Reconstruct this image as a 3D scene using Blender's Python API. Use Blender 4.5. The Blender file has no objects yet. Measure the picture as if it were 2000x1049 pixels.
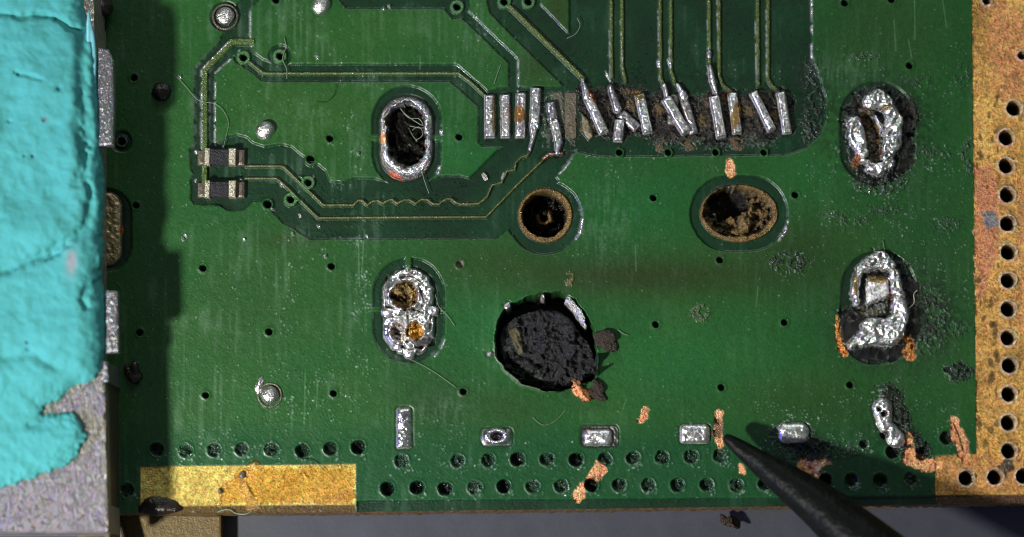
import bpy, math
import numpy as np
from mathutils import Vector

# ------------------------------------------------------------------ camera
S = bpy.context.scene
TILT = math.radians(8.0)
D = 50.0
CT, ST = math.cos(TILT), math.sin(TILT)
cam_d = bpy.data.cameras.new('camera')
cam = bpy.data.objects.new('camera', cam_d)
S.collection.objects.link(cam)
cam.location = (0, -D * ST, D * CT)
cam.rotation_euler = (TILT, 0, 0)
cam_d.sensor_width = 36.0
cam_d.lens = 36.0 * D / 20.0
cam_d.clip_start = 1.0
cam_d.clip_end = 500.0
cam_d.dof.use_dof = True
cam_d.dof.focus_distance = D
cam_d.dof.aperture_fstop = 0.060
S.camera = cam

# ------------------------------------------------------------------ light
w = bpy.data.worlds.new('World')
S.world = w
w.use_nodes = True
w.node_tree.nodes['Background'].inputs[0].default_value = (0.86, 0.95, 1.0, 1)
w.node_tree.nodes['Background'].inputs[1].default_value = 0.13


def lamp(name, direction, dist, size, power, color):
    l = bpy.data.lights.new(name, 'AREA')
    l.shape = 'DISK'
    l.size = size
    l.energy = power
    l.color = color
    o = bpy.data.objects.new(name, l)
    v = Vector(direction).normalized()
    o.location = v * dist
    o.rotation_euler = v.to_track_quat('Z', 'Y').to_euler()
    S.collection.objects.link(o)
    return o


KEY = (-0.95, -0.68, 1.0)
lamp('key_lamp', KEY, 42, 3.3, 27000, (1.0, 0.985, 0.93))
lamp('added_blue_lamp', (-1.6, -0.55, 0.45), 42, 2.0, 5500, (0.16, 0.10, 1.0))  # added lamp, gives bright edges a blue lens fringe
lamp('fill_lamp', (0.1, 1.3, 0.75), 42, 16.0, 3800, (0.95, 1.0, 1.0))

S.view_settings.view_transform = 'Standard'
S.view_settings.look = 'None'
S.view_settings.exposure = 0.0
S.view_settings.gamma = 1.0
S.render.engine = 'CYCLES'
S.cycles.pixel_filter_type = 'BLACKMAN_HARRIS'
S.cycles.filter_width = 1.05

COL = S.collection


# ------------------------------------------------------------------ helpers
def P(x, y, z=0.0):
    """photo position (in photo pixels) at height z -> world (arrays allowed)"""
    x = np.asarray(x, float); y = np.asarray(y, float); z = np.asarray(z, float)
    u = (x - 1000.0) / 100.0
    v = (524.5 - y) / 100.0
    dy = D * ST + v * CT
    dz = -D * CT + v * ST
    s = (z - D * CT) / dz
    return u * s, -D * ST + dy * s, z + 0 * s


def PV(x, y, z=0.0):
    a, b, c = P(x, y, z)
    return Vector((float(a), float(b), float(c)))


def srgb(r, g, b):
    f = lambda c: (c / 255 / 12.92) if c / 255 <= 0.04045 else ((c / 255 + 0.055) / 1.055) ** 2.4
    return (f(r), f(g), f(b))


def tag(o, label=None, cat=None, group=None, kind=None):
    if label: o['label'] = label
    if cat: o['category'] = cat
    if group: o['group'] = group
    if kind: o['kind'] = kind
    return o


def empty(name, loc=(0, 0, 0)):
    o = bpy.data.objects.new(name, None)
    o.location = loc
    o.empty_display_size = 0.3
    COL.objects.link(o)
    return o


def mk_mesh(name, co, quads, mat, parent=None, smooth=True, normals=None):
    me = bpy.data.meshes.new(name)
    n = len(co); f = len(quads); k = quads.shape[1]
    me.vertices.add(n)
    me.vertices.foreach_set('co', np.ascontiguousarray(co, np.float32).ravel())
    me.loops.add(f * k)
    me.loops.foreach_set('vertex_index', np.ascontiguousarray(quads, np.int32).ravel())
    me.polygons.add(f)
    me.polygons.foreach_set('loop_start', np.arange(0, f * k, k, dtype=np.int32))
    me.polygons.foreach_set('use_smooth', np.full(f, smooth))
    me.update(calc_edges=True)
    me.materials.append(mat)
    if normals is not None:
        me.normals_split_custom_set_from_vertices(normals)
    o = bpy.data.objects.new(name, me)
    COL.objects.link(o)
    if parent: o.parent = parent
    return o


def attr(o, name, data):
    a = o.data.attributes.new(name, 'FLOAT_COLOR', 'POINT')
    a.data.foreach_set('color', np.ascontiguousarray(data, np.float32).ravel())


def pyobj(name, verts, faces, mat, parent=None, smooth=True):
    me = bpy.data.meshes.new(name)
    me.from_pydata([tuple(v) for v in verts], [], faces)
    me.polygons.foreach_set('use_smooth', [smooth] * len(me.polygons))
    me.materials.append(mat)
    me.update()
    o = bpy.data.objects.new(name, me)
    COL.objects.link(o)
    if parent: o.parent = parent
    return o


# ------------------------------------------------------------------ materials
def newmat(name):
    m = bpy.data.materials.new(name)
    m.use_nodes = True
    nt = m.node_tree
    return m, nt, nt.nodes['Principled BSDF']


class NT:
    def __init__(s, nt): s.nt = nt
    def n(s, t, **k):
        nd = s.nt.nodes.new(t)
        for a, b in k.items(): setattr(nd, a, b)
        return nd
    def l(s, a, b): s.nt.links.new(a, b)
    def math(s, op, a, b=None, c=None, clamp=False):
        nd = s.n('ShaderNodeMath', operation=op, use_clamp=clamp)
        for i, v in enumerate((a, b, c)):
            if v is None: continue
            if isinstance(v, (int, float)): nd.inputs[i].default_value = v
            else: s.l(v, nd.inputs[i])
        return nd.outputs[0]
    def noise(s, scale, detail=3, rough=0.6, vec=None):
        nd = s.n('ShaderNodeTexNoise')
        nd.inputs['Scale'].default_value = scale
        nd.inputs['Detail'].default_value = detail
        nd.inputs['Roughness'].default_value = rough
        if vec is not None: s.l(vec, nd.inputs['Vector'])
        return nd
    def ramp(s, fac, a, b, smooth=False):
        nd = s.n('ShaderNodeMapRange')
        if smooth: nd.interpolation_type = 'SMOOTHSTEP'
        s.l(fac, nd.inputs[0])
        nd.inputs[1].default_value = a; nd.inputs[2].default_value = b
        return nd.outputs[0]


def board_material():
    m, nt, bs = newmat('board_surface')
    T = NT(nt)
    tc = T.n('ShaderNodeTexCoord').outputs['Object']
    c = T.n('ShaderNodeAttribute', attribute_name='col')
    sf = T.n('ShaderNodeAttribute', attribute_name='surf')
    sep = T.n('ShaderNodeSeparateColor')
    T.l(sf.outputs['Color'], sep.inputs[0])
    met, rough, grain = sep.outputs
    glint = sf.outputs['Alpha']
    # fine grain in colour
    n1 = T.noise(38, 2, 0.7, tc)
    n2 = T.noise(7, 4, 0.6, tc)
    g1 = T.math('MULTIPLY_ADD', n1.outputs['Fac'], 0.5, 0.75)
    g2 = T.math('MULTIPLY_ADD', n2.outputs['Fac'], 0.36, 0.82)
    gg = T.math('MULTIPLY', g1, g2)
    mul = T.n('ShaderNodeVectorMath', operation='SCALE')
    T.l(c.outputs['Color'], mul.inputs[0]); T.l(gg, mul.inputs['Scale'])
    T.l(mul.outputs[0], bs.inputs['Base Color'])
    T.l(met, bs.inputs['Metallic'])
    # sparkling specks: small sparse mounds
    def specks(scale, lo, hi, r):
        v = T.n('ShaderNodeTexVoronoi')
        v.inputs['Scale'].default_value = scale
        T.l(tc, v.inputs['Vector'])
        sc = T.n('ShaderNodeSeparateColor'); T.l(v.outputs['Color'], sc.inputs[0])
        # pick cell when random > 1 - glint
        th = T.math('SUBTRACT', 1.0, glint)
        pick = T.math('GREATER_THAN', sc.outputs[0], th)
        mound = T.ramp(v.outputs['Distance'], r, 0.0, True)
        return T.math('MULTIPLY', mound, pick)
    s1 = specks(26, 0, 1, 0.42)
    s2 = specks(11, 0, 1, 0.25)
    sp = T.math('ADD', s1, T.math('MULTIPLY', s2, 1.6))
    spc = T.math('MINIMUM', sp, 1.0)
    r2 = T.math('MULTIPLY', rough, T.math('MULTIPLY_ADD', spc, -0.6, 1.0))
    T.l(r2, bs.inputs['Roughness'])
    nb = T.noise(30, 3, 0.65, tc)
    hb = T.math('MULTIPLY', nb.outputs['Fac'], T.math('MULTIPLY', grain, 0.05))
    nl = T.noise(4.5, 3, 0.6, tc)
    hl = T.math('MULTIPLY', nl.outputs['Fac'], 0.007)
    hs = 0.0
    hh = T.math('ADD', hb, hl)
    b = T.n('ShaderNodeBump')
    b.inputs['Strength'].default_value = 1.0
    b.inputs['Distance'].default_value = 1.0
    T.l(hh, b.inputs['Height'])
    T.l(b.outputs[0], bs.inputs['Normal'])
    bs.inputs['Specular IOR Level'].default_value = 0.5
    return m


def plain(name, col, rough=0.5, met=0.0, bump=0.0, bscale=20, var=0.3, vscale=6, alpha=None, spec=None):
    m, nt, bs = newmat(name)
    T = NT(nt)
    tc = T.n('ShaderNodeTexCoord').outputs['Object']
    n = T.noise(vscale, 4, 0.6, tc)
    f = T.math('MULTIPLY_ADD', n.outputs['Fac'], 2 * var, 1 - var)
    mul = T.n('ShaderNodeVectorMath', operation='SCALE')
    mul.inputs[0].default_value = col
    T.l(f, mul.inputs['Scale'])
    T.l(mul.outputs[0], bs.inputs['Base Color'])
    bs.inputs['Roughness'].default_value = rough
    bs.inputs['Metallic'].default_value = met
    if spec is not None: bs.inputs['Specular IOR Level'].default_value = spec
    if bump:
        nb = T.noise(bscale, 4, 0.65, tc)
        b = T.n('ShaderNodeBump')
        b.inputs['Distance'].default_value = bump
        T.l(nb.outputs['Fac'], b.inputs['Height'])
        T.l(b.outputs[0], bs.inputs['Normal'])
    return m


def shield_material(name='shield_metal', base=(0.33, 0.30, 0.25), k=1.0):
    m, nt, bs = newmat(name)
    T = NT(nt)
    tc = T.n('ShaderNodeTexCoord').outputs['Object']
    mp = T.n('ShaderNodeMapping')
    mp.inputs['Rotation'].default_value = (0, 0, math.radians(-28))
    mp.inputs['Scale'].default_value = (1.0, 0.42, 1.0)
    T.l(tc, mp.inputs['Vector'])
    n = T.noise(17, 3, 0.75, mp.outputs[0])
    mix = T.n('ShaderNodeMix', data_type='RGBA', blend_type='MIX')
    mix.inputs[0].default_value = 0.20
    mix.inputs[6].default_value = (*base, 1)
    # chroma flecks of the brushed plating
    hsv = T.n('ShaderNodeHueSaturation')
    hsv.inputs['Saturation'].default_value = 1.5
    T.l(n.outputs['Color'], hsv.inputs['Color'])
    T.l(hsv.outputs[0], mix.inputs[7])
    T.l(mix.outputs[2], bs.inputs['Base Color'])
    bs.inputs['Metallic'].default_value = 0.85
    bs.inputs['Roughness'].default_value = 0.36
    n2 = T.noise(13, 3, 0.7, mp.outputs[0])
    b = T.n('ShaderNodeBump')
    b.inputs['Distance'].default_value = 0.15 * k
    T.l(n2.outputs['Fac'], b.inputs['Height'])
    T.l(b.outputs[0], bs.inputs['Normal'])
    return m


def putty_material():
    m, nt, bs = newmat('blue_putty')
    T = NT(nt)
    tc = T.n('ShaderNodeTexCoord').outputs['Object']
    c = T.n('ShaderNodeAttribute', attribute_name='col')
    n = T.noise(2.2, 5, 0.6, tc)
    f = T.math('MULTIPLY_ADD', n.outputs['Fac'], 0.30, 0.85)
    mul = T.n('ShaderNodeVectorMath', operation='SCALE')
    T.l(c.outputs['Color'], mul.inputs[0]); T.l(f, mul.inputs['Scale'])
    T.l(mul.outputs[0], bs.inputs['Base Color'])
    bs.inputs['Roughness'].default_value = 0.8
    bs.inputs['Specular IOR Level'].default_value = 0.15
    n2 = T.noise(6, 6, 0.7, tc)
    b = T.n('ShaderNodeBump')
    b.inputs['Distance'].default_value = 0.016
    T.l(n2.outputs['Fac'], b.inputs['Height'])
    T.l(b.outputs[0], bs.inputs['Normal'])
    return m


MB = board_material()
M_SHIELD = shield_material()
M_TAB = shield_material('tab_metal', (0.22, 0.22, 0.25), 0.4)
M_PUTTY = putty_material()
M_PROBE = plain('probe_black', (0.0035, 0.0045, 0.0035), 0.48, 0.0, 0.10, 1.5, 0.6, 3.0, None, .10)
M_GREY = plain('grey_mat', (0.044, 0.048, 0.062), 0.6, 0, 0.004, 14, 0.25, 3)
M_FIBRE = plain('pale_fibre', (0.20, 0.26, 0.18), 0.4, 0, 0, 20, 0.3, 5)
M_DARKF = plain('dark_fibre', (0.012, 0.012, 0.010), 0.4, 0, 0, 20, 0.3, 5)
M_SOLD = plain('solder_grey', (0.62, 0.61, 0.60), 0.33, 1.0, 0.035, 14, 0.25, 9)
M_CAP = plain('cap_metal', (0.66, 0.62, 0.48), 0.36, 0.9, 0.05, 22, 0.3, 12)
M_FILLET = plain('solder_fillet', (0.13, 0.11, 0.085), 0.3, 0.4, 0.03, 12, 0.4, 9)
M_BODY = plain('resistor_body', (0.022, 0.02, 0.026), 0.36, 0, 0.07, 20, 0.5, 18)
M_LAM = plain('laminate_side', (0.13, 0.075, 0.026), 0.5, 0, 0.06, 14, 0.8, 7)
M_TAN = plain('tan_frame', (0.11, 0.075, 0.022), 0.5, 0.2, 0.02, 12, 0.3, 4)
M_CRUMB = plain('brown_crumb', (0.045, 0.030, 0.018), 0.35, 0, 0.12, 16, 0.9, 12)
M_COPPER = plain('torn_copper', (0.85, 0.38, 0.17), 0.35, 1.0, 0.05, 16, 0.35, 12)
M_RESIN = plain('amber_resin', (0.28, 0.17, 0.03), 0.12, 0, 0.03, 9, 0.3, 6)
M_DARKGOO = plain('dark_resin', (0.012, 0.007, 0.004), 0.22, 0, 0.04, 8, 0.4, 6)
M_SIDE = plain('shield_side', (0.085, 0.07, 0.05), 0.5, 0.6, 0.02, 10, 0.3, 5)

# ------------------------------------------------------------------ board grid
rng = np.random.default_rng(7)
STEP = 1.5
GX0, GX1, GY0 = 120.0, 2125.0, -85.0


def yedge(x):
    return np.interp(x, [120, 700, 1830, 2125], [1004, 1000, 985, 981])


NX = int((GX1 - GX0) / STEP) + 1
NY = int((1000 - GY0) / STEP) + 1
xs = GX0 + np.arange(NX) * STEP
tt = np.linspace(0, 1, NY)[:, None]
X = np.repeat(xs[None, :], NY, 0)
Y = GY0 + tt * (yedge(xs)[None, :] - GY0)


def vnoise(cx, cy=None, seed=0):
    cy = cy or cx
    r = np.random.default_rng(seed)
    nx = int((GX1 - GX0) / cx) + 4
    ny = int((1010 - GY0) / cy) + 4
    L = r.uniform(-1, 1, (ny, nx))
    def W(n, m, cell):
        t = np.arange(n) * STEP / cell
        i = t.astype(int); f = t - i
        f = f * f * (3 - 2 * f)
        M = np.zeros((n, m)); k = np.arange(n)
        M[k, i] = 1 - f; M[k, i + 1] = f
        return M
    return W(NY, ny, cy) @ L @ W(NX, nx, cx).T


n3 = vnoise(3.2, seed=1); n5 = vnoise(5.5, seed=2); n9 = vnoise(9, seed=3); n16 = vnoise(16, seed=4)
n30 = vnoise(30, seed=5); n60 = vnoise(60, seed=6); n120 = vnoise(120, seed=7); n260 = vnoise(260, seed=8)
nA = vnoise(4, 30, seed=9); nB = vnoise(6, 70, seed=10)
fineN = 0.5 * n3 + 0.35 * n5 + 0.3 * n9
lumpN = 0.55 * n9 + 0.45 * n16 + 0.3 * n5 + 0.15 * n3
edgeN = 0.5 * n5 + 0.6 * n9 + 0.5 * n16
RIDGE = 1 - 2 * np.abs(0.6 * n9 + 0.5 * vnoise(14, seed=21))

Hh = np.zeros((NY, NX)); C = np.zeros((NY, NX, 3)); MT = np.zeros((NY, NX))
RG = np.full((NY, NX), 0.42); GR = np.full((NY, NX), 0.10); GL = np.zeros((NY, NX))
ID = np.zeros((NY, NX), np.int16)
PARTS = [('solder_mask', None, None)]          # name, label, top-level tags


def newid(name, label=None, top=None):
    PARTS.append((name, label, top))
    return len(PARTS) - 1


def win(x0, y0, x1, y1, m=16):
    i0 = max(0, int((x0 - m - GX0) / STEP)); i1 = min(NX, int((x1 + m - GX0) / STEP) + 2)
    j0 = max(0, int((y0 - m - 12 - GY0) / STEP)); j1 = min(NY, int((y1 + m + 12 - GY0) / STEP) + 2)
    return (slice(j0, max(j1, j0)), slice(i0, max(i1, i0)))


def sd_path(pts, r, m=16):
    pts = np.array(pts, float)
    rr = r if np.isscalar(r) else max(r)
    w_ = win(pts[:, 0].min() - rr, pts[:, 1].min() - rr, pts[:, 0].max() + rr, pts[:, 1].max() + rr, m)
    x = X[w_]; y = Y[w_]
    best = np.full(x.shape, 1e3)
    if len(pts) == 1: pts = np.vstack([pts, pts + 1e-3])
    for k in range(len(pts) - 1):
        a, b = pts[k], pts[k + 1]
        d = b - a
        t = np.clip(((x - a[0]) * d[0] + (y - a[1]) * d[1]) / (d @ d + 1e-12), 0, 1)
        ra = r if np.isscalar(r) else r[k] + (r[k + 1] - r[k]) * t
        best = np.minimum(best, np.hypot(x - a[0] - t * d[0], y - a[1] - t * d[1]) - ra)
    return w_, best


def sd_poly(pts, m=16, rnd=0.0):
    pts = np.array(pts, float)
    w_ = win(pts[:, 0].min(), pts[:, 1].min(), pts[:, 0].max(), pts[:, 1].max(), m)
    x = X[w_]; y = Y[w_]
    d2 = np.full(x.shape, 1e9); sgn = np.ones(x.shape, bool)
    n = len(pts)
    for k in range(n):
        a = pts[k]; b = pts[k - 1]
        e = b - a
        wx = x - a[0]; wy = y - a[1]
        t = np.clip((wx * e[0] + wy * e[1]) / (e @ e + 1e-12), 0, 1)
        d2 = np.minimum(d2, (wx - e[0] * t) ** 2 + (wy - e[1] * t) ** 2)
        c1 = y >= a[1]; c2 = y < b[1]; c3 = e[0] * wy > e[1] * wx
        sgn ^= (c1 & c2 & c3) | (~c1 & ~c2 & ~c3)
    d = np.sqrt(d2)
    return w_, np.where(sgn, d, -d) - rnd


def sd_bar(p0, p1, wd, m=16, rnd=2.5):
    """flat-ended bar"""
    p0 = np.array(p0, float); p1 = np.array(p1, float)
    r = wd / 2
    w_ = win(min(p0[0], p1[0]) - r, min(p0[1], p1[1]) - r, max(p0[0], p1[0]) + r, max(p0[1], p1[1]) + r, m)
    d = p1 - p0; L = np.hypot(*d); d = d / L
    c = (p0 + p1) / 2
    x = X[w_] - c[0]; y = Y[w_] - c[1]
    u = np.abs(x * d[0] + y * d[1]) - L / 2 + rnd
    v = np.abs(-x * d[1] + y * d[0]) - r + rnd
    return w_, np.hypot(np.maximum(u, 0), np.maximum(v, 0)) + np.minimum(np.maximum(u, v), 0) - rnd


def sd_ell(cx, cy, rx, ry, m=16, ang=0.0):
    R = max(rx, ry)
    w_ = win(cx - R, cy - R, cx + R, cy + R, m)
    x = X[w_] - cx; y = Y[w_] - cy
    if ang:
        ca, sa = math.cos(ang), math.sin(ang)
        x, y = x * ca + y * sa, -x * sa + y * ca
    k = np.hypot(x / rx, y / ry)
    return w_, (k - 1) * min(rx, ry) * np.clip(1.0, 0, 9) * (0.5 + 0.5 * max(rx, ry) / min(rx, ry))


def sm(sd, e=2.0):
    """1 inside, 0 outside"""
    t = np.clip(0.5 - sd / e, 0, 1)
    return t * t * (3 - 2 * t)


def blend(w_, m, col=None, met=None, rough=None, grain=None, glint=None):
    if col is not None:
        col = np.asarray(col)
        C[w_] = C[w_] * (1 - m[..., None]) + col * m[..., None]
    for A, v in ((MT, met), (RG, rough), (GR, grain), (GL, glint)):
        if v is not None: A[w_] = A[w_] * (1 - m) + v * m


def setid(w_, sd, i):
    ID[w_][sd < 0] = i


HP = 0.040
GREEN = srgb(29, 78, 30); GAP = srgb(7, 44, 21); OLIVE = srgb(104, 116, 46)
BLACK = srgb(12, 11, 10); CHAR = srgb(34, 28, 22); GOLD = srgb(214, 160, 62); SOLDER = (0.93, 0.91, 0.89)
COPPER = (0.98, 0.50, 0.26); BRONZE = srgb(142, 116, 70)

# ------------------------------------------------------------------ gap field
gs = np.full((NY, NX), 99.0)


def gadd(t): gs[t[0]] = np.minimum(gs[t[0]], t[1])
def gsub(t): gs[t[0]] = np.maximum(gs[t[0]], -t[1])


gadd(sd_poly([(371,292),(378,284),(386,279),(410,279),(429,277),(445,267),(464,263),(483,269),(498,281),(517,286),
 (553,282),(569,287),(595,307),(612,325),(620,321),(636,333),(645,355),(667,356),(691,348),(729,348),(760,356),
 (830,356),(862,344),(900,344),(916,349),(940,325),(970,294),(1000,282),(1126,294),(1086,346),(1092,353),(1060,400),
 (1000,460),(992,448),(975,463),(965,467),(607,468),(588,457),(576,448),(553,436),(532,414),(533,407),(512,393),
 (493,394),(479,410),(457,413),(443,411),(429,401),(381,400),(373,391),(373,350),(380,340),(373,333)]))
gadd(sd_poly([(934,197),(948,180),(974,171),(1112,170),(1112,-90),(1585,-90),(1585,110),(1600,150),(1613,190),(1612,235),
 (1600,265),(1575,290),(1540,303),(1190,307),(1160,305),(1140,300),(1126,294),(1100,300),(970,288),(943,287),(934,280)]))
gadd(sd_poly([(952,-90),(952,5),(957,25),(975,45),(1100,168),(1112,175),(1125,175),(1125,66),(1108,64),(1055,8),(1050,-90)]))
gadd(sd_poly([(655,-90),(662,0),(677,17),(868,18),(885,38),(908,34),(918,10),(905,-90)]))
gadd(sd_path([(893,14),(1003,120),(1003,185)], 9))
gadd(sd_path([(520,143),(886,143),(942,192)], 17))
gadd(sd_path([(476,110),(522,143)], 17))
gadd(sd_path([(547,110)], 22)); gadd(sd_path([(476,108)], 20))
gadd(sd_poly([(462,88),(490,90),(502,112),(540,125),(560,145),(480,135)]))
gadd(sd_path([(488,94),(463,94),(414,142),(414,285)], 6.5))
gadd(sd_path([(440,80),(387,136),(387,290)], 6.5))
gadd(sd_poly([(430,74),(443,88),(454,76),(489,76),(489,22),(505,0),(505,-90),(488,-90),(470,0),(455,20),(440,60)]))
gadd(sd_path([(440,33)], 29))
gadd(sd_path([(795,236),(795,300)], 68))
gsub(sd_poly([(715,264),(750,264),(750,276),(715,276)])); gsub(sd_poly([(840,264),(868,264),(868,276),(840,276)]))
gadd(sd_path([(799,574),(799,640)], 70))
gsub(sd_poly([(720,599),(760,599),(760,610),(720,610)])); gsub(sd_poly([(840,599),(880,599),(880,610),(840,610)]))
gsub(sd_poly([(791,495),(804,495),(804,530),(791,530)]))
gadd(sd_path([(1713,232),(1713,290)], 73)); gadd(sd_path([(1716,563),(1712,640)], 73))
gadd(sd_path([(1065,425)], 72)); gadd(sd_path([(1422,417),(1464,417)], 74))
gadd(sd_path([(208,418),(208,480)], 50)); gadd(sd_path([(238,277)], 20))
gsub(sd_path([(523,399)], 12)); gsub(sd_path([(607,312)], 12))
for vx in (1210, 1305, 1398, 1492): gsub(sd_path([(vx, 312), (vx, 298)], 9))
gadd(sd_poly([(698,979),(1828,970),(1828,1010),(698,1010)]))
gs += edgeN * 0.8

gm = sm(gs, 5.0)              # 1 in gap
gc = sm(gs, 2.5)
Hh[:] = HP * (1 - gm)
C[:] = GREEN
# large tints of the copper pour seen through the mask
def blob(cx, cy, rx, ry, col, k, pw=2.0):
    r = ((X - cx) / rx) ** 2 + ((Y - cy) / ry) ** 2
    m = (np.exp(-r) * k)[..., None]
    C[:] = C * (1 - m) + np.array(col) * m
C[:] = C * (1 + 0.10 * n120 + 0.08 * n260)[..., None]
C[..., 0] *= 1 + 0.25 * n120 + 0.15 * n60
EM = srgb(26, 96, 42); BR = srgb(36, 46, 10); DK = srgb(10, 66, 32)
blob(1000, 640, 120, 80, EM, .6); blob(1330, 700, 220, 70, EM, .45); blob(1000, 330, 60, 60, EM, .5)
blob(1250, 400, 130, 70, EM, .45); blob(1590, 340, 90, 60, EM, .4); blob(880, 300, 60, 40, EM, .4)
blob(1250, 540, 330, 42, BR, .8); blob(1560, 480, 120, 60, BR, .5); blob(960, 500, 120, 40, BR, .35)
blob(1590, 790, 150, 60, BR, .35); blob(1000, 800, 90, 40, BR, .3); blob(850, 790, 80, 60, BR, .35)
blob(1730, 60, 150, 90, BR, .3); blob(600, 220, 160, 90, srgb(42, 84, 26), .6); blob(720, 60, 200, 50, srgb(40,86,28), .6)
blob(560, 470, 60, 20, BR, .45); blob(480, 600, 120, 80, BR, .15); blob(1090, 20, 30, 60, BR, .7); blob(1040, 130, 50, 40, BR, .5)
blob(1820, 560, 80, 180, srgb(36, 70, 36), .5)
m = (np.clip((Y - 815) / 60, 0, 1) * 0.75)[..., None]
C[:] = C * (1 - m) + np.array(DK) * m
gcol = np.array(GAP) * (1 + 0.25 * n60 + 0.15 * n30)[..., None]
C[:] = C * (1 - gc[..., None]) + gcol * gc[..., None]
RG[:] = 0.40 - 0.12 * np.exp(-((gs + .5) / 3.0) ** 2) * np.clip(.6 + .8 * n30 + .5 * n9, 0, 1)
GL[:] = 0.006 + 0.010 * np.clip((1000 - X) / 500, 0, 1)
ID[gs > 0] = newid('copper_pour')

# edge highlights painted pale and glossy along some copper edges
for cx, cy, rx, ry in [(1132,440,26,36),(1535,452,26,36),(398,210,34,100),(488,50,14,40),(1011,150,12,40),(1585,50,12,80),
                       (862,330,14,24),(862,255,10,14),(1118,312,22,26),(985,340,14,20),(858,690,20,24),(700,470,30,20)]:
    k = np.exp(-((X - cx) / rx) ** 2 - ((Y - cy) / ry) ** 2) * np.exp(-((gs + .2) / 2.4) ** 2) * np.clip(.45 + .9 * n5 + .5 * n9, 0, 1)
    RG[:] = RG * (1 - k) + .07 * k
    MT[:] = np.maximum(MT, .5 * k)
    C[:] = C * (1 - .6 * k[..., None]) + np.array([.35, .38, .40]) * .6 * k[..., None]

# glint density: clouds of painted dust and glint specks
def gblob(cx, cy, rx, ry, k):
    r = ((X - cx) / rx) ** 2 + ((Y - cy) / ry) ** 2
    GL[:] = np.maximum(GL, k * np.exp(-r) * np.clip(0.5 + 1.1 * n16 + 0.7 * n30, 0, 2))
for a in [(620,460,50,40,.16),(710,520,20,110,.30),(560,620,40,120,.15),(690,300,30,60,.22),(610,770,110,60,.18),
          (500,850,120,40,.12),(850,860,50,60,.16),(720,160,200,30,.10),(640,400,120,50,.16),(900,130,120,20,.12),
          (930,45,60,60,.10),(1700,120,120,50,.10),(1840,300,60,260,.10),(1850,560,60,120,.12),(1600,250,40,120,.14),
          (1540,510,60,40,.14),(1700,420,120,60,.15),(1640,330,30,90,.2),(1740,800,120,60,.16),(1560,840,80,60,.22),
          (1350,850,60,40,.12),(1100,900,400,60,.05),(1380,160,260,60,.14),(1150,330,60,60,.14),(1290,300,220,26,.12),
          (460,560,120,120,.05),(700,700,60,60,.12),(480,200,80,100,.05),(870,400,80,60,.07),(430,870,100,40,.10),
          (900,720,90,60,.04),(1200,470,100,60,.035),(600,60,60,60,.10)]:
    gblob(*a)
sc = np.clip(nA - 0.55, 0, 1) * np.clip(n60 + .2, 0, 1)
GL += sc * 0.10

# ------------------------------------------------------------------ traces
def trace(pts, wd, col, h=HP, rough=0.32, label=None, edge=2.5):
    w_, sd = sd_path(pts, wd / 2)
    sd = sd + edgeN[w_] * 0.5
    m = sm(sd, edge * 1.3)
    Hh[w_] = np.maximum(Hh[w_], (h + .018) * m)
    blend(w_, sm(sd, 2.2), col, met=0.15, rough=.24, grain=0.55, glint=0.10)
    setid(w_, sd, newid('trace', label))


TH = srgb(66, 88, 34)
trace([(492,82),(453,82),(400,138),(400,294)], 13, TH, label='wide olive trace running down to the upper resistor')
trace([(400,326),(400,358)], 12, TH)
trace([(476,113),(488,122),(515,144),(896,144),(918,160),(950,190)], 5, srgb(92, 112, 62))
trace([(990,10),(1004,22),(1140,155)], 9, srgb(86, 100, 46), label='diagonal olive trace from a top via to the burnt pads')
for p in ([(1194,-80),(1194,100),(1195,150)], [(1215,-80),(1215,130),(1222,160)], [(1289,-80),(1290,150),(1298,172)],
          [(1310,-80),(1311,140),(1319,163),(1332,177)], [(1384,-80),(1386,130),(1392,168)],
          [(1404,-80),(1405,150),(1412,167),(1428,180)], [(1479,-80),(1481,165)], [(1500,-80),(1500,155),(1506,166),(1520,178)]):
    trace(p, 7.5, srgb(78, 92, 40), h=0.022, rough=0.3)
trace([(480,325),(548,325),(556,328),(632,401),(690,401),(700,392),(708,392),(718,401),(728,394),(738,392),(748,398),
       (758,392),(766,390),(776,398),(790,391),(800,391),(812,398),(824,390),(836,391),(846,399),(858,399),(870,390),
       (880,388),(890,396),(900,399),(920,399),(935,398),(952,384),(957,372),(962,362),(980,357),(986,345),(990,335),
       (1005,332),(1008,318),(1018,308),(1030,304),(1036,296)], 4.6, srgb(98, 104, 60), label='serpentine trace')
trace([(480,349),(540,349),(552,358),(622,426),(950,424),(1010,362),(1062,312)], 4.6, srgb(98, 104, 60))
trace([(568,390),(590,392)], 5, srgb(40,88,52)); trace([(585,345),(602,357)], 5, srgb(40, 88, 52))

def edge_glint(pts, wd=1.6, k=1.0, lift=.016):
    """small ridge along a copper edge, its highlight painted in bright"""
    w_, sd = sd_path(pts, wd)
    sd = sd + edgeN[w_] * .8
    m = sm(sd, 2.2) * np.clip(.55 + 1.0 * n5[w_] + .8 * n16[w_], 0, 1) * k
    Hh[w_] += lift * m
    blend(w_, m, (.78, .78, .84), met=.9, rough=.2, grain=.5)  # lamp highlight on the edge, painted as bright metal colour


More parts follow.
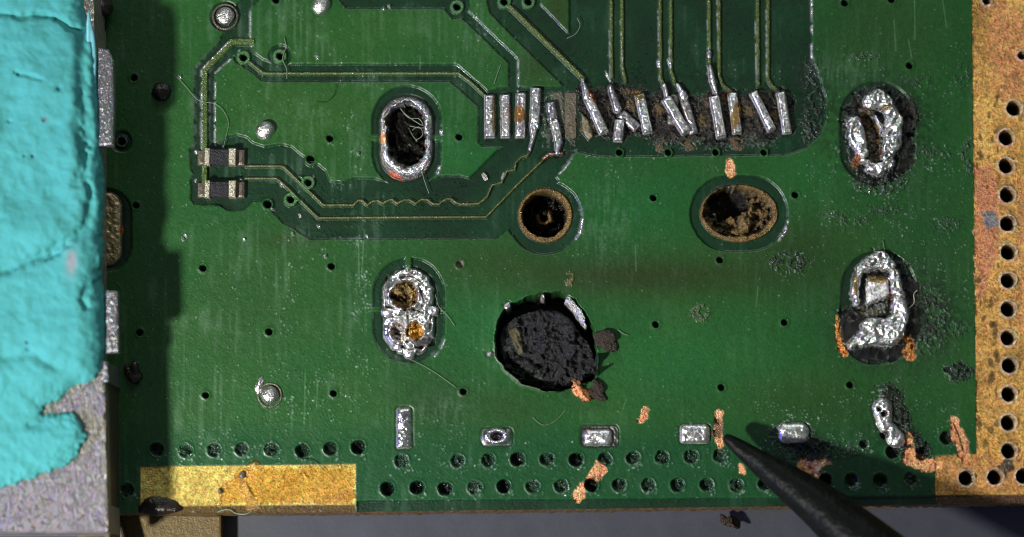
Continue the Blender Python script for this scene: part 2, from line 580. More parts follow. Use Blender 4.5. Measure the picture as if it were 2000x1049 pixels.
edge_glint([(446,84),(394,136),(394,292)]); edge_glint([(470,98),(421,142),(420,284)]); edge_glint([(489,24),(489,76)])
edge_glint([(1012,118),(1012,182)]); edge_glint([(1585,-40),(1585,112)], 1.6, .8)
for a_, b_ in [((1190,60),(1191,150)), ((1211,40),(1217,150)), ((1285,20),(1287,160)), ((1306,60),(1308,135)), ((1381,40),(1384,120)),
               ((1400,0),(1402,100)), ((1475,40),(1477,160)), ((1496,20),(1497,150))]:
    edge_glint([a_, b_], 1.0, .45, .008)
edge_glint([(1138,428),(1136,448),(1126,466)], 2.6, 1.3); edge_glint([(1538,430),(1534,452),(1522,470)], 2.6, 1.3)
edge_glint([(862,256),(863,262)], 2.6, 1.3); edge_glint([(860,322),(856,338)], 3, 1.3); edge_glint([(980,350),(984,338)], 1.4)
edge_glint([(1117,312),(1102,332),(1088,344)], 1.6, .8); edge_glint([(870,664),(862,682),(850,696)], 1.6, .8)
edge_glint([(1182,140),(1192,158)], 2, .9); edge_glint([(1285,118),(1287,130)], 3, 1.2); edge_glint([(1306,118),(1309,130)], 3, 1.2)
for x_, y_ in [(358,467),(477,467),(716,461),(363,460),(436,287),(383,296),(383,352),(470,352),(549,360),(572,456),(622,440),(585,420),(627,394),
               (612,345),(958,692),(533,407),(700,300),(352,150),(620,112),(760,12),(748,16),(636,500)]:
    edge_glint([(x_, y_), (x_ + 1, y_ + 2)], 2.6, 1.6, .03)

# ------------------------------------------------------------------ metal planes
def metal_plane(t, col, name, label, var=0.18):
    w_, sd = t
    sd = sd + edgeN[w_] * 0.3
    m = sm(sd, 2.0)
    c = np.array(col) * (1 + var * (0.9 * n30[w_] + 0.9 * n60[w_] + 0.5 * n9[w_]))[..., None]
    C[w_] = C[w_] * (1 - m[..., None]) + c * m[..., None]
    blend(w_, m, None, met=0.85, rough=0.42, grain=1.25, glint=0.0)
    C[w_] *= 1 + (m * .3)[..., None] * n5[w_][..., None]
    Hh[w_] = Hh[w_] * (1 - m) + (HP - 0.022) * m
    setid(w_, sd, newid(name, label))


lam = sd_poly([(1828,964),(2200,960),(2200,1020),(1828,1020)])
w_, sd = lam
blend(w_, sm(sd), np.array(srgb(84, 52, 24)), met=0, rough=.55, grain=1.0, glint=.1)
Hh[w_] = Hh[w_] * (1 - sm(sd, 4)); setid(w_, sd, newid('bare_edge', 'brown bare laminate along the right part of the lower edge'))
lam = sd_poly([(270,988),(697,985),(697,1020),(270,1020)])
w_, sd = lam
blend(w_, sm(sd), np.array(srgb(92, 70, 26)), met=0, rough=.5, grain=1.2, glint=.15)
Hh[w_] = Hh[w_] * (1 - sm(sd, 4)) + 0.02 * lumpN[w_] * sm(sd, 4); setid(w_, sd, newid('bare_edge', 'resin smeared laminate below the gold strip'))
GOLD2 = srgb(224, 176, 100)
metal_plane(sd_poly([(1897,-90),(2200,-90),(2200,964),(1827,968),(1826,891),(1907,887)]), GOLD2, 'gold_border',
            'worn gold copper border with a column of holes', 0.22)
metal_plane(sd_poly([(275,912),(695,907),(695,986),(275,989)]), srgb(242, 214, 122), 'gold_strip', 'gold plated contact strip on the lower edge')

# worn copper on the border
def wear(pts, col, k=0.8, rough=0.4, grain=1.4, en=5.0, e=6.0, part=None, met=1.0, dh=0.0):
    w_, sd = sd_poly(pts)
    sd = sd + edgeN[w_] * en
    m = sm(sd, e) * k
    blend(w_, m, np.array(col) * (1 + 0.2 * fineN[w_])[..., None], met=met, rough=rough, grain=grain)
    Hh[w_] += dh * sm(sd, 3.5)
    if part: setid(w_, sd, newid('exposed_copper', part))
PINK = srgb(232, 164, 122)
wear([(1904,330),(1935,318),(1948,370),(1955,420),(1948,500),(1925,560),(1912,590),(1904,560)], PINK, .85,
     part='scraped pink copper patch on the gold border')
wear([(1918,415),(1945,412),(1952,440),(1925,447)], srgb(150, 158, 160), .9, en=2, e=3)
wear([(1930,-20),(2010,40),(2010,170),(1960,200),(1930,120)], PINK, .45, en=12, e=20)
wear([(1985,330),(2030,420),(2010,700),(1985,640)], PINK, .35, en=12, e=20)
wear([(1835,895),(1990,890),(1990,960),(1835,960)], PINK, .4, en=12, e=20)
for i in range(36):      # dark corrosion flecks
    r = np.random.default_rng(100 + i)
    cx, cy = r.uniform(1908, 1950), r.choice([r.uniform(180, 330), r.uniform(560, 900), r.uniform(0, 900)])
    w_, sd = sd_ell(cx, cy, r.uniform(2, 6), r.uniform(3, 9)); sd = sd + edgeN[w_] * 4
    blend(w_, sm(sd, 3) * .75, srgb(92, 62, 22), met=.3, rough=.5)
for cx, cy, a, b in [(615,958,7,5),(622,968,5,4),(683,925,5,4),(470,940,14,5),(640,972,12,6),(560,945,5,4),(672,970,26,7),(321,945,2,2)]:
    w_, sd = sd_ell(cx, cy, a, b); sd = sd + edgeN[w_] * 3
    blend(w_, sm(sd, 3) * .85, srgb(74, 44, 12), met=.2, rough=.4)
w_, sd = sd_poly([(470,915),(600,914),(690,914),(692,982),(430,982),(435,945),(455,935)])
blend(w_, sm(sd + 4 * edgeN[w_], 8) * .65, srgb(222, 160, 46))

# amber resin smeared over the gold strip
for pts, r in [([(500,905),(482,920),(474,945),(492,985)], [5, 7, 9, 13]), ([(474,930),(450,940),(432,958),(428,985)], [4, 3, 4, 4]),
               ([(590,925),(600,932)], [5, 3]), ([(640,975),(665,968),(690,960)], [4, 6, 4])]:
    w_, sd = sd_path(pts, r); sd = sd + 3 * edgeN[w_]
    m = sm(sd, 4)
    blend(w_, m * .7, srgb(150, 104, 30), met=.1, rough=.16, grain=.3, glint=.1); Hh[w_] += m * (.03 + .02 * lumpN[w_])

# ------------------------------------------------------------------ vias
def pinhole(x, y, r=5.4, col=(0.004, 0.011, 0.006), depth=0.16):
    w_, sd = sd_path([(x, y)], r)
    sd = sd + edgeN[w_] * 0.6
    m = sm(sd, 3.0)
    Hh[w_] = Hh[w_] * (1 - m) - depth * m + 0.03 * n5[w_] * m
    ring = np.exp(-((sd - 2.5) / 3.0) ** 2)
    Hh[w_] += 0.010 * ring
    blend(w_, sm(sd, 2.5), col, met=0, rough=.3, grain=.8)
    C[w_] *= (1 - 0.15 * ring)[..., None]
    setid(w_, sd - 3, newid('via', None))


def ringvia(x, y, r=14, hr=6, col=srgb(58, 100, 56)):
    w_, sd = sd_path([(x, y)], r)
    m = sm(sd, 3)
    Hh[w_] = np.maximum(Hh[w_], (HP + .01) * m)
    blend(w_, sm(sd, 2.2), col, rough=.32, grain=.5, glint=.05)
    d = sd + r
    mi = sm(d - hr, 3)
    Hh[w_] -= 0.25 * mi
    blend(w_, sm(d - hr, 2.2), (.004, .007, .005), rough=.3)
    setid(w_, sd, newid('via', None))


def bigvia(x, y, dark=0.5, r=12.5):
    w_, sd = sd_path([(x, y)], r)
    sd = sd + edgeN[w_] * 0.9
    m = sm(sd, 5)
    Hh[w_] = Hh[w_] - (0.05 + 0.09 * dark) * m + 0.06 * lumpN[w_] * m
    ring = np.exp(-((sd - 1.5) / 3.0) ** 2)
    Hh[w_] += 0.012 * ring
    c = np.array(srgb(14, 48, 27)) * (1 - dark) + np.array(srgb(6, 12, 9)) * dark
    blend(w_, sm(sd, 4), c, met=0, rough=.22, grain=1.0, glint=.22)
    ww, s2 = sd_path([(x + 8, y + 12)], 12)
    GL[ww] = np.maximum(GL[ww], .30 * sm(s2, 10))  # rim highlight: more painted glint specks at the lower right
    setid(w_, sd, newid('via', None))


def bighole(x, y, r=13):
    w_, sd = sd_path([(x, y)], r)
    sd = sd + edgeN[w_] * 0.7
    rim = np.exp(-((sd - 3.5) / 2.6) ** 2)
    Hh[w_] += 0.028 * rim
    blend(w_, np.clip(rim * .7, 0, 1), (.85, .78, .66), met=1, rough=.28)
    m = sm(sd, 3)
    Hh[w_] = Hh[w_] * (1 - m) - 0.42 * m + 0.05 * lumpN[w_] * m
    blend(w_, sm(sd, 2.2), (.004, .004, .004), met=0, rough=.25, grain=1.0, glint=.1)
    setid(w_, sd - 5, newid('via', 'open via through the gold border' if y < 3 else None))


for p in [(262,153),(266,402),(273,650),(645,271),(897,268),(1276,387),(1553,381),(397,524),(648,520),(1406,508),
          (526,648),(1281,634),(1532,630),(402,772),(652,768),(905,765),(1409,757),(1660,752),(1776,129),(1650,7),
          (1741,0),(540,1),(1305,298),(1398,298),(1492,298),(1210,298)]:
    pinhole(*p)
pinhole(899, 516, 6.5, srgb(120, 116, 100), 0.03)
for p in [(607,312),(523,399)]: pinhole(*p, 7)
for p in [(476,113),(547,110),(893,14),(985,4),(1032,4),(602,357),(568,390)]: ringvia(*p)
ringvia(238, 277, 13, 6, srgb(30, 52, 34))
row1 = [(306,878),(363,880),(419,878),(473,877),(531,877),(591,880),(646,876),(700,873),(785,900),(895,900),(954,899),
        (1011,897),(1069,897),(1126,898),(1182,897),(1238,894),(1293,893),(1350,891),(1407,890),(1463,889),
        (1744,883),(1802,885),(1849,855)]
row2 = [(757,955),(815,952),(870,954),(928,952),(984,950),(1041,950),(1097,949),(1155,947),(1210,947),(1267,947),
        (1323,947),(1381,947),(1438,947),(1495,944),(1552,941),(1611,938),(1662,938),(1718,938),(1777,936),(248,958)]
rd = np.random.default_rng(3)
for p in row1 + row2:
    bigvia(*p, dark=float(rd.choice([.1, .3, .95, .2, .5])))
bigvia(1687, 867, .6, 8)
for p in [(1980,212),(1965,269),(1965,324),(1967,381),(1968,437),(1969,493),(1969,548),(1969,604),(1969,660),(1971,714),
          (1970,770),(1969,826),(1970,881),(1887,934),(1943,932),(1998,930),(2056,928),(2110,926)]:
    bighole(*p)
bighole(1927, 2, 6); bighole(1995, 109, 6)

# ------------------------------------------------------------------ char / burnt flux
def char(t, col=CHAR, en=6, e=5, k=1.0, dh=0.03, amp=0.06, part=None, rough=.33, glint=.25):
    w_, sd = t
    sd = sd + edgeN[w_] * en
    m = sm(sd, e) * k
    if k < .8: m = m * np.clip(.55 + 1.3 * n5[w_] + .9 * n9[w_], 0, 1)
    c = np.array(col) * np.clip(.8 + 1.9 * lumpN[w_] + .8 * n3[w_], .08, 5)[..., None]
    C[w_] = C[w_] * (1 - m[..., None]) + c * m[..., None]
    blend(w_, m, None, met=0, rough=rough * .8, grain=1.0, glint=glint)
    Hh[w_] += m * (dh + amp * .9 * lumpN[w_] + .22 * amp * n5[w_] + .15 * amp * n3[w_])
    if part: setid(w_, sd, newid('burnt_flux', part))


char(sd_poly([(1130,176),(1150,168),(1185,172),(1200,162),(1250,166),(1268,186),(1300,180),(1345,186),(1400,182),(1460,184),(1480,176),(1530,180),(1546,200),(1545,255),(1510,268),(1440,276),
              (1330,276),(1250,266),(1180,270),(1135,266)]), srgb(38, 29, 23), 11, 9, .93, 0.0, .05,
     'burnt flux between the torn pads', glint=.06)
for k_, (cx, cy) in enumerate([(1150,178),(1165,215),(1225,180),(1232,205),(1285,215),(1325,215),(1370,240),(1420,190),(1460,215),(1485,190),(1510,230),(1145,250),(1385,200),(1290,285),(1350,283),(1440,283)]):
    w_, sd = sd_ell(cx, cy, 9, 12, ang=k_); sd = sd + 8 * edgeN[w_]
    blend(w_, sm(sd, 4) * .7, srgb(112, 92, 60), met=.1, rough=.4, grain=1.5)
char(sd_poly([(1230,262),(1540,258),(1500,292),(1300,292)]), srgb(34, 32, 22), 12, 14, .7, 0, .03, glint=.05)
char(sd_poly([(1050,185),(1100,175),(1128,180),(1126,285),(1060,288)]), srgb(52, 60, 46), 5, 8, .55, 0, .03)
char(sd_poly([(1575,125),(1592,122),(1608,170),(1614,235),(1600,268),(1560,290),(1575,220),(1570,170)]), srgb(12, 19, 17), 18, 24, .79, 0.0, .04, glint=.3)
# soft soot fading into the green
for cx, cy, rx, ry, k_ in [(1715,262,95,125,.75),(1775,240,60,70,.5),(1730,620,110,110,.75),(1820,620,70,80,.5),(1600,190,40,100,.5),(1740,840,60,70,.5),
                           (1560,860,60,40,.5),(1340,165,220,22,.5),(1160,690,50,60,.35),(1130,770,50,30,.3)]:
    r_ = ((X - cx) / rx) ** 2 + ((Y - cy) / ry) ** 2
    k2 = (np.exp(-r_ ** 1.5) * k_ * np.clip(.55 + .8 * n5 + .8 * n9 + .6 * n16, 0, 1) * (MT < .3))[..., None]
    C[:] = C * (1 - k2) + np.array(srgb(14, 22, 14)) * k2
# round slot pads (right)
char(sd_path([(1713,236),(1720,296)], 62), srgb(20, 17, 15), 14, 20, .97, 0.0, .06, 'black burnt flux round the upper right slot pad', glint=.6)
char(sd_ell(1765, 225, 30, 40), srgb(16, 14, 13), 12, 10, .9, 0, .06, glint=.35)
char(sd_ell(1720, 360, 60, 22), srgb(26, 30, 22), 12, 14, .6, 0, .04, glint=.35)
char(sd_poly([(1720,492),(1760,510),(1795,560),(1800,640),(1770,700),(1700,705),(1645,690),(1635,620),(1660,600),(1690,520)]),
     srgb(20, 17, 15), 13, 18, .97, 0, .05, 'black burnt flux round the lower right slot pad', glint=.6)
char(sd_ell(1815, 625, 40, 66), srgb(16, 22, 14), 22, 44, .75, 0, .03, glint=.12)
char(sd_ell(1870, 728, 28, 18), srgb(10, 18, 16), 12, 14, .8, 0, .05, glint=.2)
char(sd_ell(1370, 610, 22, 20), srgb(60, 62, 30), 9, 12, .6, 0, .02, glint=.05)
char(sd_ell(1112, 545, 10, 16), srgb(96, 86, 50), 6, 5, .7, 0, .03, glint=.05)
char(sd_ell(1540, 512, 44, 22), srgb(14, 32, 24), 14, 18, .75, 0, .03, glint=.2)
for cx, cy, a, b in [(1830,300,40,14),(1850,440,34,18),(1870,640,26,16),(1660,430,40,12),(1730,410,30,12),(1880,150,18,24),
                     (1790,160,34,12),(1690,110,40,10),(1620,420,20,10),(1560,880,50,22),(1640,880,50,18)]:
    char(sd_ell(cx, cy, a, b), srgb(10, 28, 18), 14, 24, .5, 0, .014, glint=.10)
char(sd_path([(1735,775),(1765,850),(1790,880)], 24), srgb(24, 26, 20), 10, 10, .85, 0, .05, glint=.3)
char(sd_path([(1575,870),(1600,885)], 26), srgb(14, 22, 16), 10, 14, .85, 0, .05, glint=.25)
char(sd_ell(1530, 850, 30, 24), srgb(14, 20, 16), 8, 9, .7, 0, .04)
char(sd_ell(1965, 912, 16, 14), srgb(60, 48, 40), 5, 6, .9, 0, .03)
char(sd_poly([(1870,300),(1900,260),(1905,330),(1890,350)]), srgb(20, 40, 34), 9, 12, .6, 0, .03, glint=.3)

# ------------------------------------------------------------------ solder bars of the connector
def solder(t, h=0.080, rr=5.2, col=SOLDER, rough=.37, en=.7, amp=0.0, lab=None, name='solder_pad', base=None, grain=.16,
           halo=True, top=None, idp=True, met=1.0):
    w_, sd = t
    sd = sd + edgeN[w_] * en
    q = np.clip(-sd / rr, 0, 1)
    prof = np.sqrt(np.clip(1 - (1 - q) ** 2, 0, 1))
    m = sm(sd + .5, 2.2)
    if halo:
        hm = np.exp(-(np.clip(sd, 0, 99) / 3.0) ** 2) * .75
        C[w_] *= (1 - hm * .95)[..., None]  # contact shade around the pad, darkened into the colour
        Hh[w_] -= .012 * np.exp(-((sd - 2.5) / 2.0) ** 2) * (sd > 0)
    b = HP * .4 if base is None else base
    Hh[w_] = Hh[w_] * (1 - m) + m * (b + h * prof + (amp + .010) * lumpN[w_] + .006 * n5[w_] - .35 * amp * np.clip(RIDGE[w_] - .5, 0, 1))
    c = np.array(col) * np.clip(1.0 + .16 * n16[w_] + .18 * n9[w_] + .16 * n5[w_] + .06 * n3[w_] - (.35 + 9 * amp) * np.clip(RIDGE[w_] - .6, 0, 1) * 1.6, .14, 1.08)[..., None]
    C[w_] = C[w_] * (1 - m[..., None]) + c * m[..., None]
    blend(w_, m, None, met=met, rough=rough, grain=grain, glint=0)
    if idp: setid(w_, sd, newid(name, lab, top))


def goldpatch(cx, cy, a, b, col=srgb(196, 130, 30), ang=0, en=3):
    w_, sd = sd_ell(cx, cy, a, b, ang=ang); sd = sd + edgeN[w_] * en
    blend(w_, sm(sd, 3) * .85, col, met=.8, rough=.25)


w_, sd = sd_bar((1115,181), (1115,270), 22)
blend(w_, sm(sd) * .9, srgb(112, 100, 84), met=.3, rough=.6, grain=1.0); Hh[w_] += .012 * sm(sd, 3)
setid(w_, sd, newid('bare_pad', 'dull pad stripped of its solder'))
w_, sd = sd_bar((1088,180), (1094,240), 17)
blend(w_, sm(sd + 2 * edgeN[w_], 3) * .7, srgb(112, 106, 94), met=.3, rough=.55, grain=1.0)
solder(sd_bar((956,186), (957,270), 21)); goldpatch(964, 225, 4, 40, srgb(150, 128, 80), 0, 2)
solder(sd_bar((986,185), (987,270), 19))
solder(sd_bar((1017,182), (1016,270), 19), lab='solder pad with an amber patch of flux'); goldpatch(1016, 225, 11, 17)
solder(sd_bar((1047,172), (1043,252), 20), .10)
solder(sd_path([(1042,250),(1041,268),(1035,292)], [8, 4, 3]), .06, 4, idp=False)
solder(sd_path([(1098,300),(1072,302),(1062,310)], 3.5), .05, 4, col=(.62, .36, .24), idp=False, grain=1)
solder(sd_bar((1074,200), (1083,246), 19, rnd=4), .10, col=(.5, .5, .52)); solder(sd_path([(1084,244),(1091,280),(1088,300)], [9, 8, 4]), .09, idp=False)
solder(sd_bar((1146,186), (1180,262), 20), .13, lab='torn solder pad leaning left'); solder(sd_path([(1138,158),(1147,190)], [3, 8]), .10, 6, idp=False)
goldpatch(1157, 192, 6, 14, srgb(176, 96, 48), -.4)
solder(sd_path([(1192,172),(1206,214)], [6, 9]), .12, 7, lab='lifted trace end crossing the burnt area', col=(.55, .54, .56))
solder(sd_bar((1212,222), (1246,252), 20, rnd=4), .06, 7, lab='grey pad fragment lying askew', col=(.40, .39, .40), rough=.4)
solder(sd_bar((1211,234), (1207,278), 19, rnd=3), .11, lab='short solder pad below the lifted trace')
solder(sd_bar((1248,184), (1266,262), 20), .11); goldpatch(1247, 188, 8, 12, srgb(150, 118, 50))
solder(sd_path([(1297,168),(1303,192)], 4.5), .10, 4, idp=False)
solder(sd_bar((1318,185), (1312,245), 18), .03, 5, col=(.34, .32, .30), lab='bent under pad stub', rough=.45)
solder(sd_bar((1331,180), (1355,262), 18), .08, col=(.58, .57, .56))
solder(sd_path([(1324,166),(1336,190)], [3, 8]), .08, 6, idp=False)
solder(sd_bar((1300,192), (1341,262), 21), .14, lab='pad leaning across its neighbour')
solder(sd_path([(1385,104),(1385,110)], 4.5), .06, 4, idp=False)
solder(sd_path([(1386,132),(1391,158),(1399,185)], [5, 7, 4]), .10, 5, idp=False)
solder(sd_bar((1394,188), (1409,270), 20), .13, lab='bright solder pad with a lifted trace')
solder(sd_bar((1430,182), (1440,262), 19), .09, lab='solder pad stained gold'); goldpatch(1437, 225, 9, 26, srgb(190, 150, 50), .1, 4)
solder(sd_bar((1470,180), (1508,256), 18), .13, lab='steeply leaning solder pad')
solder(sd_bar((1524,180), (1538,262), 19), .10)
w_, sd = sd_poly([(1135,222),(1148,235),(1158,268),(1150,275),(1140,262)])
blend(w_, sm(sd + 2 * edgeN[w_], 3), srgb(150, 140, 112), met=.2, rough=.5); Hh[w_] += .05 * sm(sd, 4)

# bottom row
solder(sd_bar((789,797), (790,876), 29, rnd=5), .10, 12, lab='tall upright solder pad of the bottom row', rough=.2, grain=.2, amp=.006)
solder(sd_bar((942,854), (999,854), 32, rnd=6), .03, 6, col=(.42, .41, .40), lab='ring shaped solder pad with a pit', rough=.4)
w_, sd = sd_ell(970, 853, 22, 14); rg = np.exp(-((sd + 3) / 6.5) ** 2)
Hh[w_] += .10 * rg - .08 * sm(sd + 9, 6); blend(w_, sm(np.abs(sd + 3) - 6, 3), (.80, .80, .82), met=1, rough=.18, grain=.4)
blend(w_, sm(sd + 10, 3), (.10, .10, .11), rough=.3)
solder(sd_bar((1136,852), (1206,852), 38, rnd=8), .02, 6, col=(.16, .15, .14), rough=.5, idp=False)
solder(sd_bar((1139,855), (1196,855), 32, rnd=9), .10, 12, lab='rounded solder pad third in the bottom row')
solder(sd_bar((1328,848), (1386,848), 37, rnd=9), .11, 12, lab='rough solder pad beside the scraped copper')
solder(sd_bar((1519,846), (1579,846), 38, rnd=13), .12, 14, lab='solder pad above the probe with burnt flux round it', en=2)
solder(sd_path([(1722,796),(1728,830),(1750,858)], [19, 15, 17]), .12, 14, lab='bent solder pad beside the border', en=2.5, amp=.03)
for a in [(1727,809,9,5,-.6), (1727,850,8,7,0), (1716,800,3,3,0)]:
    w_, sd = sd_ell(a[0], a[1], a[2], a[3], ang=a[4]); sd = sd + 2 * edgeN[w_]
    Hh[w_] -= .08 * sm(sd, 4); blend(w_, sm(sd, 2.5), srgb(22, 18, 26), met=.2, rough=.3)

# ------------------------------------------------------------------ slot pads
PADR = (0.34, 0.31, 0.28)
# upper left slot, open hole
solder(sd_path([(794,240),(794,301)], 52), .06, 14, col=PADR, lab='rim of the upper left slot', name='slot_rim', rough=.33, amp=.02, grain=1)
w_, sd = sd_path([(795,243),(795,292)], 41); sd = sd + 2.5 * edgeN[w_]
Hh[w_] += .06 * np.exp(-((sd - 1) / 6) ** 2)
blend(w_, np.clip(np.exp(-((sd - 2) / 5) ** 2), 0, 1) * .9, (.85, .84, .88), met=1, rough=.14, grain=.3)
w_, sd = sd_path([(793,240),(795,286)], 36); sd = sd + 3 * edgeN[w_]
m = sm(sd, 6)
Hh[w_] = Hh[w_] * (1 - m) + m * (-.17 + .13 * lumpN[w_] + .05 * n5[w_])
blend(w_, sm(sd, 4), srgb(20, 17, 12), met=0, rough=.12, grain=1.2, glint=.1)
setid(w_, sd, newid('slot_hole', 'dark sooty hole of the upper left slot'))
goldpatch(749, 273, 7, 12, srgb(255, 170, 110)); goldpatch(772, 344, 14, 5, srgb(220, 120, 90), .5)
goldpatch(757, 235, 6, 12, srgb(110, 96, 56))
# lower left slot, solder with pits
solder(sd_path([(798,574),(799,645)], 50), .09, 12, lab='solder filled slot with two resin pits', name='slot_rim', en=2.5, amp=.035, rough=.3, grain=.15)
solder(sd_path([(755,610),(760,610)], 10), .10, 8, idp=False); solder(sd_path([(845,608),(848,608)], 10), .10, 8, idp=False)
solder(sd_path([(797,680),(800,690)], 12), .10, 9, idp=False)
for cx, cy, a, b, col, dp in [(790,578,26,27,srgb(132, 112, 72),.11), (811,648,17,18,srgb(176,132,58),.10), (780,650,17,22,srgb(215,205,195),.07)]:
    w_, sd = sd_ell(cx, cy, a, b); sd = sd + 2 * edgeN[w_]
    m = sm(sd, 6)
    Hh[w_] += -dp * m + .05 * lumpN[w_] * m + .05 * np.exp(-((sd - 2) / 4) ** 2)
    blend(w_, sm(sd, 3), np.array(col) * np.clip(1 + 1.1 * lumpN[w_] + .6 * n3[w_], .1, 2)[..., None], met=.8, rough=.28, grain=.9)
    setid(w_, sd, newid('resin_pit', None))
w_, sd = sd_path([(815,672),(840,668)], 9); sd = sd + 4 * edgeN[w_]
blend(w_, sm(sd, 4) * .9, srgb(16, 13, 10), met=0, rough=.3); Hh[w_] -= .05 * sm(sd, 5)
for pts in [[(760,600),(785,608),(806,604),(826,612)], [(796,612),(798,640),(796,668)], [(762,650),(772,672),(800,684),(830,676)], [(818,560),(828,590),(822,606)],
            [(757,540),(752,575),(756,600)], [(842,620),(838,650)], [(775,545),(800,538),(820,550)], [(770,690),(790,676)]]:
    w_, sd = sd_path(pts, 1.8); sd = sd + 1.6 * edgeN[w_]
    m = sm(sd, 3); Hh[w_] -= .05 * m; blend(w_, m * .8, srgb(48, 38, 30), met=.3, rough=.3)
w_, sd = sd_path([(790,602),(806,607)], 7); sd = sd + 2 * edgeN[w_]
blend(w_, sm(sd, 3) * .85, srgb(46, 28, 14), met=.2, rough=.3)
# upper right slot, burnt
for pts, r in [([(1700,200),(1714,194),(1734,204)], [17, 19, 13]), ([(1738,218),(1746,240),(1740,282),(1730,306)], [14, 19, 19, 13]),
               ([(1668,240),(1673,264),(1686,300)], [14, 19, 13]), ([(1708,228),(1714,242),(1724,262)], [4, 6, 5]),
               ([(1700,330),(1716,330),(1736,322)], [10, 14, 11]), ([(1682,314),(1694,318)], [6, 7])]:
    t = sd_path(pts, r)
    solder(t, .11, 10, en=4.5, amp=.045, base=.05, grain=.2, col=(.80, .79, .77), rough=.36, halo=False,
           lab='ragged solder remnant on the upper right slot', name='solder_remnant')
w_, sd = sd_path([(1697,238),(1704,270),(1710,304)], [12, 15, 12]); sd = sd + 3 * edgeN[w_]
blend(w_, sm(sd, 4), np.array(srgb(92, 66, 34)) * np.clip(1 + .6 * nA[w_] + .3 * n5[w_], .2, 2)[..., None], met=.2, rough=.35, grain=1)
Hh[w_] -= .10 * sm(sd, 8); setid(w_, sd, newid('resin_pit', 'brown resin in the upper right slot'))
goldpatch(1672, 315, 7, 14, srgb(170, 96, 30), .3); goldpatch(1690, 218, 12, 8, srgb(120, 90, 50)); goldpatch(1733, 212, 10, 8, srgb(120, 92, 40))
# lower right slot
RING = [([(1672,590),(1668,562),(1678,530),(1700,514),(1720,508),(1738,520)], [9, 9, 10, 14, 18, 13], 'curved solder arm on the lower right slot'),
        ([(1746,535),(1753,580),(1760,615),(1752,650)], [10, 14, 17, 15], 'right solder arm of the lower right slot'),
        ([(1684,664),(1706,648),(1735,652),(1748,628)], [16, 29, 27, 16], 'broad solder foot on the lower right slot'),
        ([(1662,676),(1668,672)], [9, 9], 'small solder bead left of the lower right slot')]
for pts, r, lb in RING:
    solder(sd_path(pts, r), .11, 10, en=3.5, amp=.038, base=.05, grain=.2, rough=.36, col=(.80, .79, .77), lab=lb, name='solder_remnant', halo=False)
solder(sd_poly([(1690,545),(1735,545),(1738,580),(1715,588),(1690,598)]), .10, 9, en=3, base=.0, lab='square solder stub inside the lower right slot',
       name='solder_remnant', halo=False, grain=.6)
w_, sd = sd_path([(1676,606),(1700,612),(1726,600)], [9, 12, 8]); sd = sd + 4 * edgeN[w_]
blend(w_, sm(sd, 6) * .85, np.array(srgb(70, 58, 40)) * np.clip(1 + 1.2 * lumpN[w_] + .6 * n3[w_], .1, 3)[..., None], met=.2, rough=.3, grain=1)
goldpatch(1712, 547, 22, 7, srgb(176, 138, 60)); goldpatch(1668, 560, 5, 22, srgb(176, 150, 80)); goldpatch(1738, 585, 8, 10, srgb(80, 44, 20))

# copper left slot under the shield
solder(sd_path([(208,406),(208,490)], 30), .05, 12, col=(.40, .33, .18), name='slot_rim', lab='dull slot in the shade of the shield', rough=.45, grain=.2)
goldpatch(238, 450, 3, 9, srgb(210, 100, 40))

# ------------------------------------------------------------------ round holes
def rimhole(t_out, t_in, lab, col=BRONZE, depth=.75):
    w_, sd = t_out; sd = sd + edgeN[w_] * .8
    m = sm(sd, 3)
    Hh[w_] = Hh[w_] * (1 - m) + m * (HP * .8 + .012 * n5[w_])
    blend(w_, sm(sd, 2.5), np.array(col) * np.clip(1 + .35 * fineN[w_] + .3 * n16[w_], .3, 2)[..., None], met=.55, rough=.45, grain=1.2, glint=.05)
    setid(w_, sd, newid('hole_rim', lab))
    w_, sd = t_in; sd = sd + edgeN[w_] * 1.2
    m = sm(sd, 5)
    Hh[w_] = Hh[w_] * (1 - m) - depth * m
    blend(w_, sm(sd, 3), BLACK, met=0, rough=.25, grain=1.0, glint=.06)
    setid(w_, sd, newid('hole', 'inside of the ' + lab))
    return w_, sd, m


w_, sd, m = rimhole(sd_path([(1065,421)], 53), sd_path([(1064,419)], 43), 'bronze rimmed round hole', BRONZE, .45)
Hh[w_] += .22 * lumpN[w_] * m
ww, s2 = sd_path([(1050,416),(1054,428),(1066,432),(1076,424),(1074,408)], 4); s2 = s2 + 1.5 * edgeN[ww]
blend(ww, sm(s2, 4), srgb(128, 104, 60), rough=.5); Hh[ww] += .16 * sm(s2, 6)
w_, sd, m = rimhole(sd_ell(1443, 417, 76, 56), sd_ell(1441, 414, 66, 48), 'oval hole clogged with crumbs', BRONZE, .55)
ww2, s2 = sd_ell(1428, 392, 44, 27, ang=-.15)
dark_ = np.zeros((NY, NX)); dark_[ww2] = sm(s2 + 5 * edgeN[ww2], 12)
mm = m * (1 - dark_[w_])
Hh[w_] += (.40 + .13 * lumpN[w_] + .05 * n16[w_]) * mm
blend(w_, mm * np.clip(.62 + .8 * lumpN[w_] + .5 * n3[w_], 0, 1), srgb(132, 106, 62), met=0, rough=.5, grain=1.4, glint=.05)
char(sd_poly([(1385,385),(1400,365),(1440,360),(1430,400),(1400,430),(1378,420)]), srgb(44, 32, 20), 6, 8, .8, 0, .04)

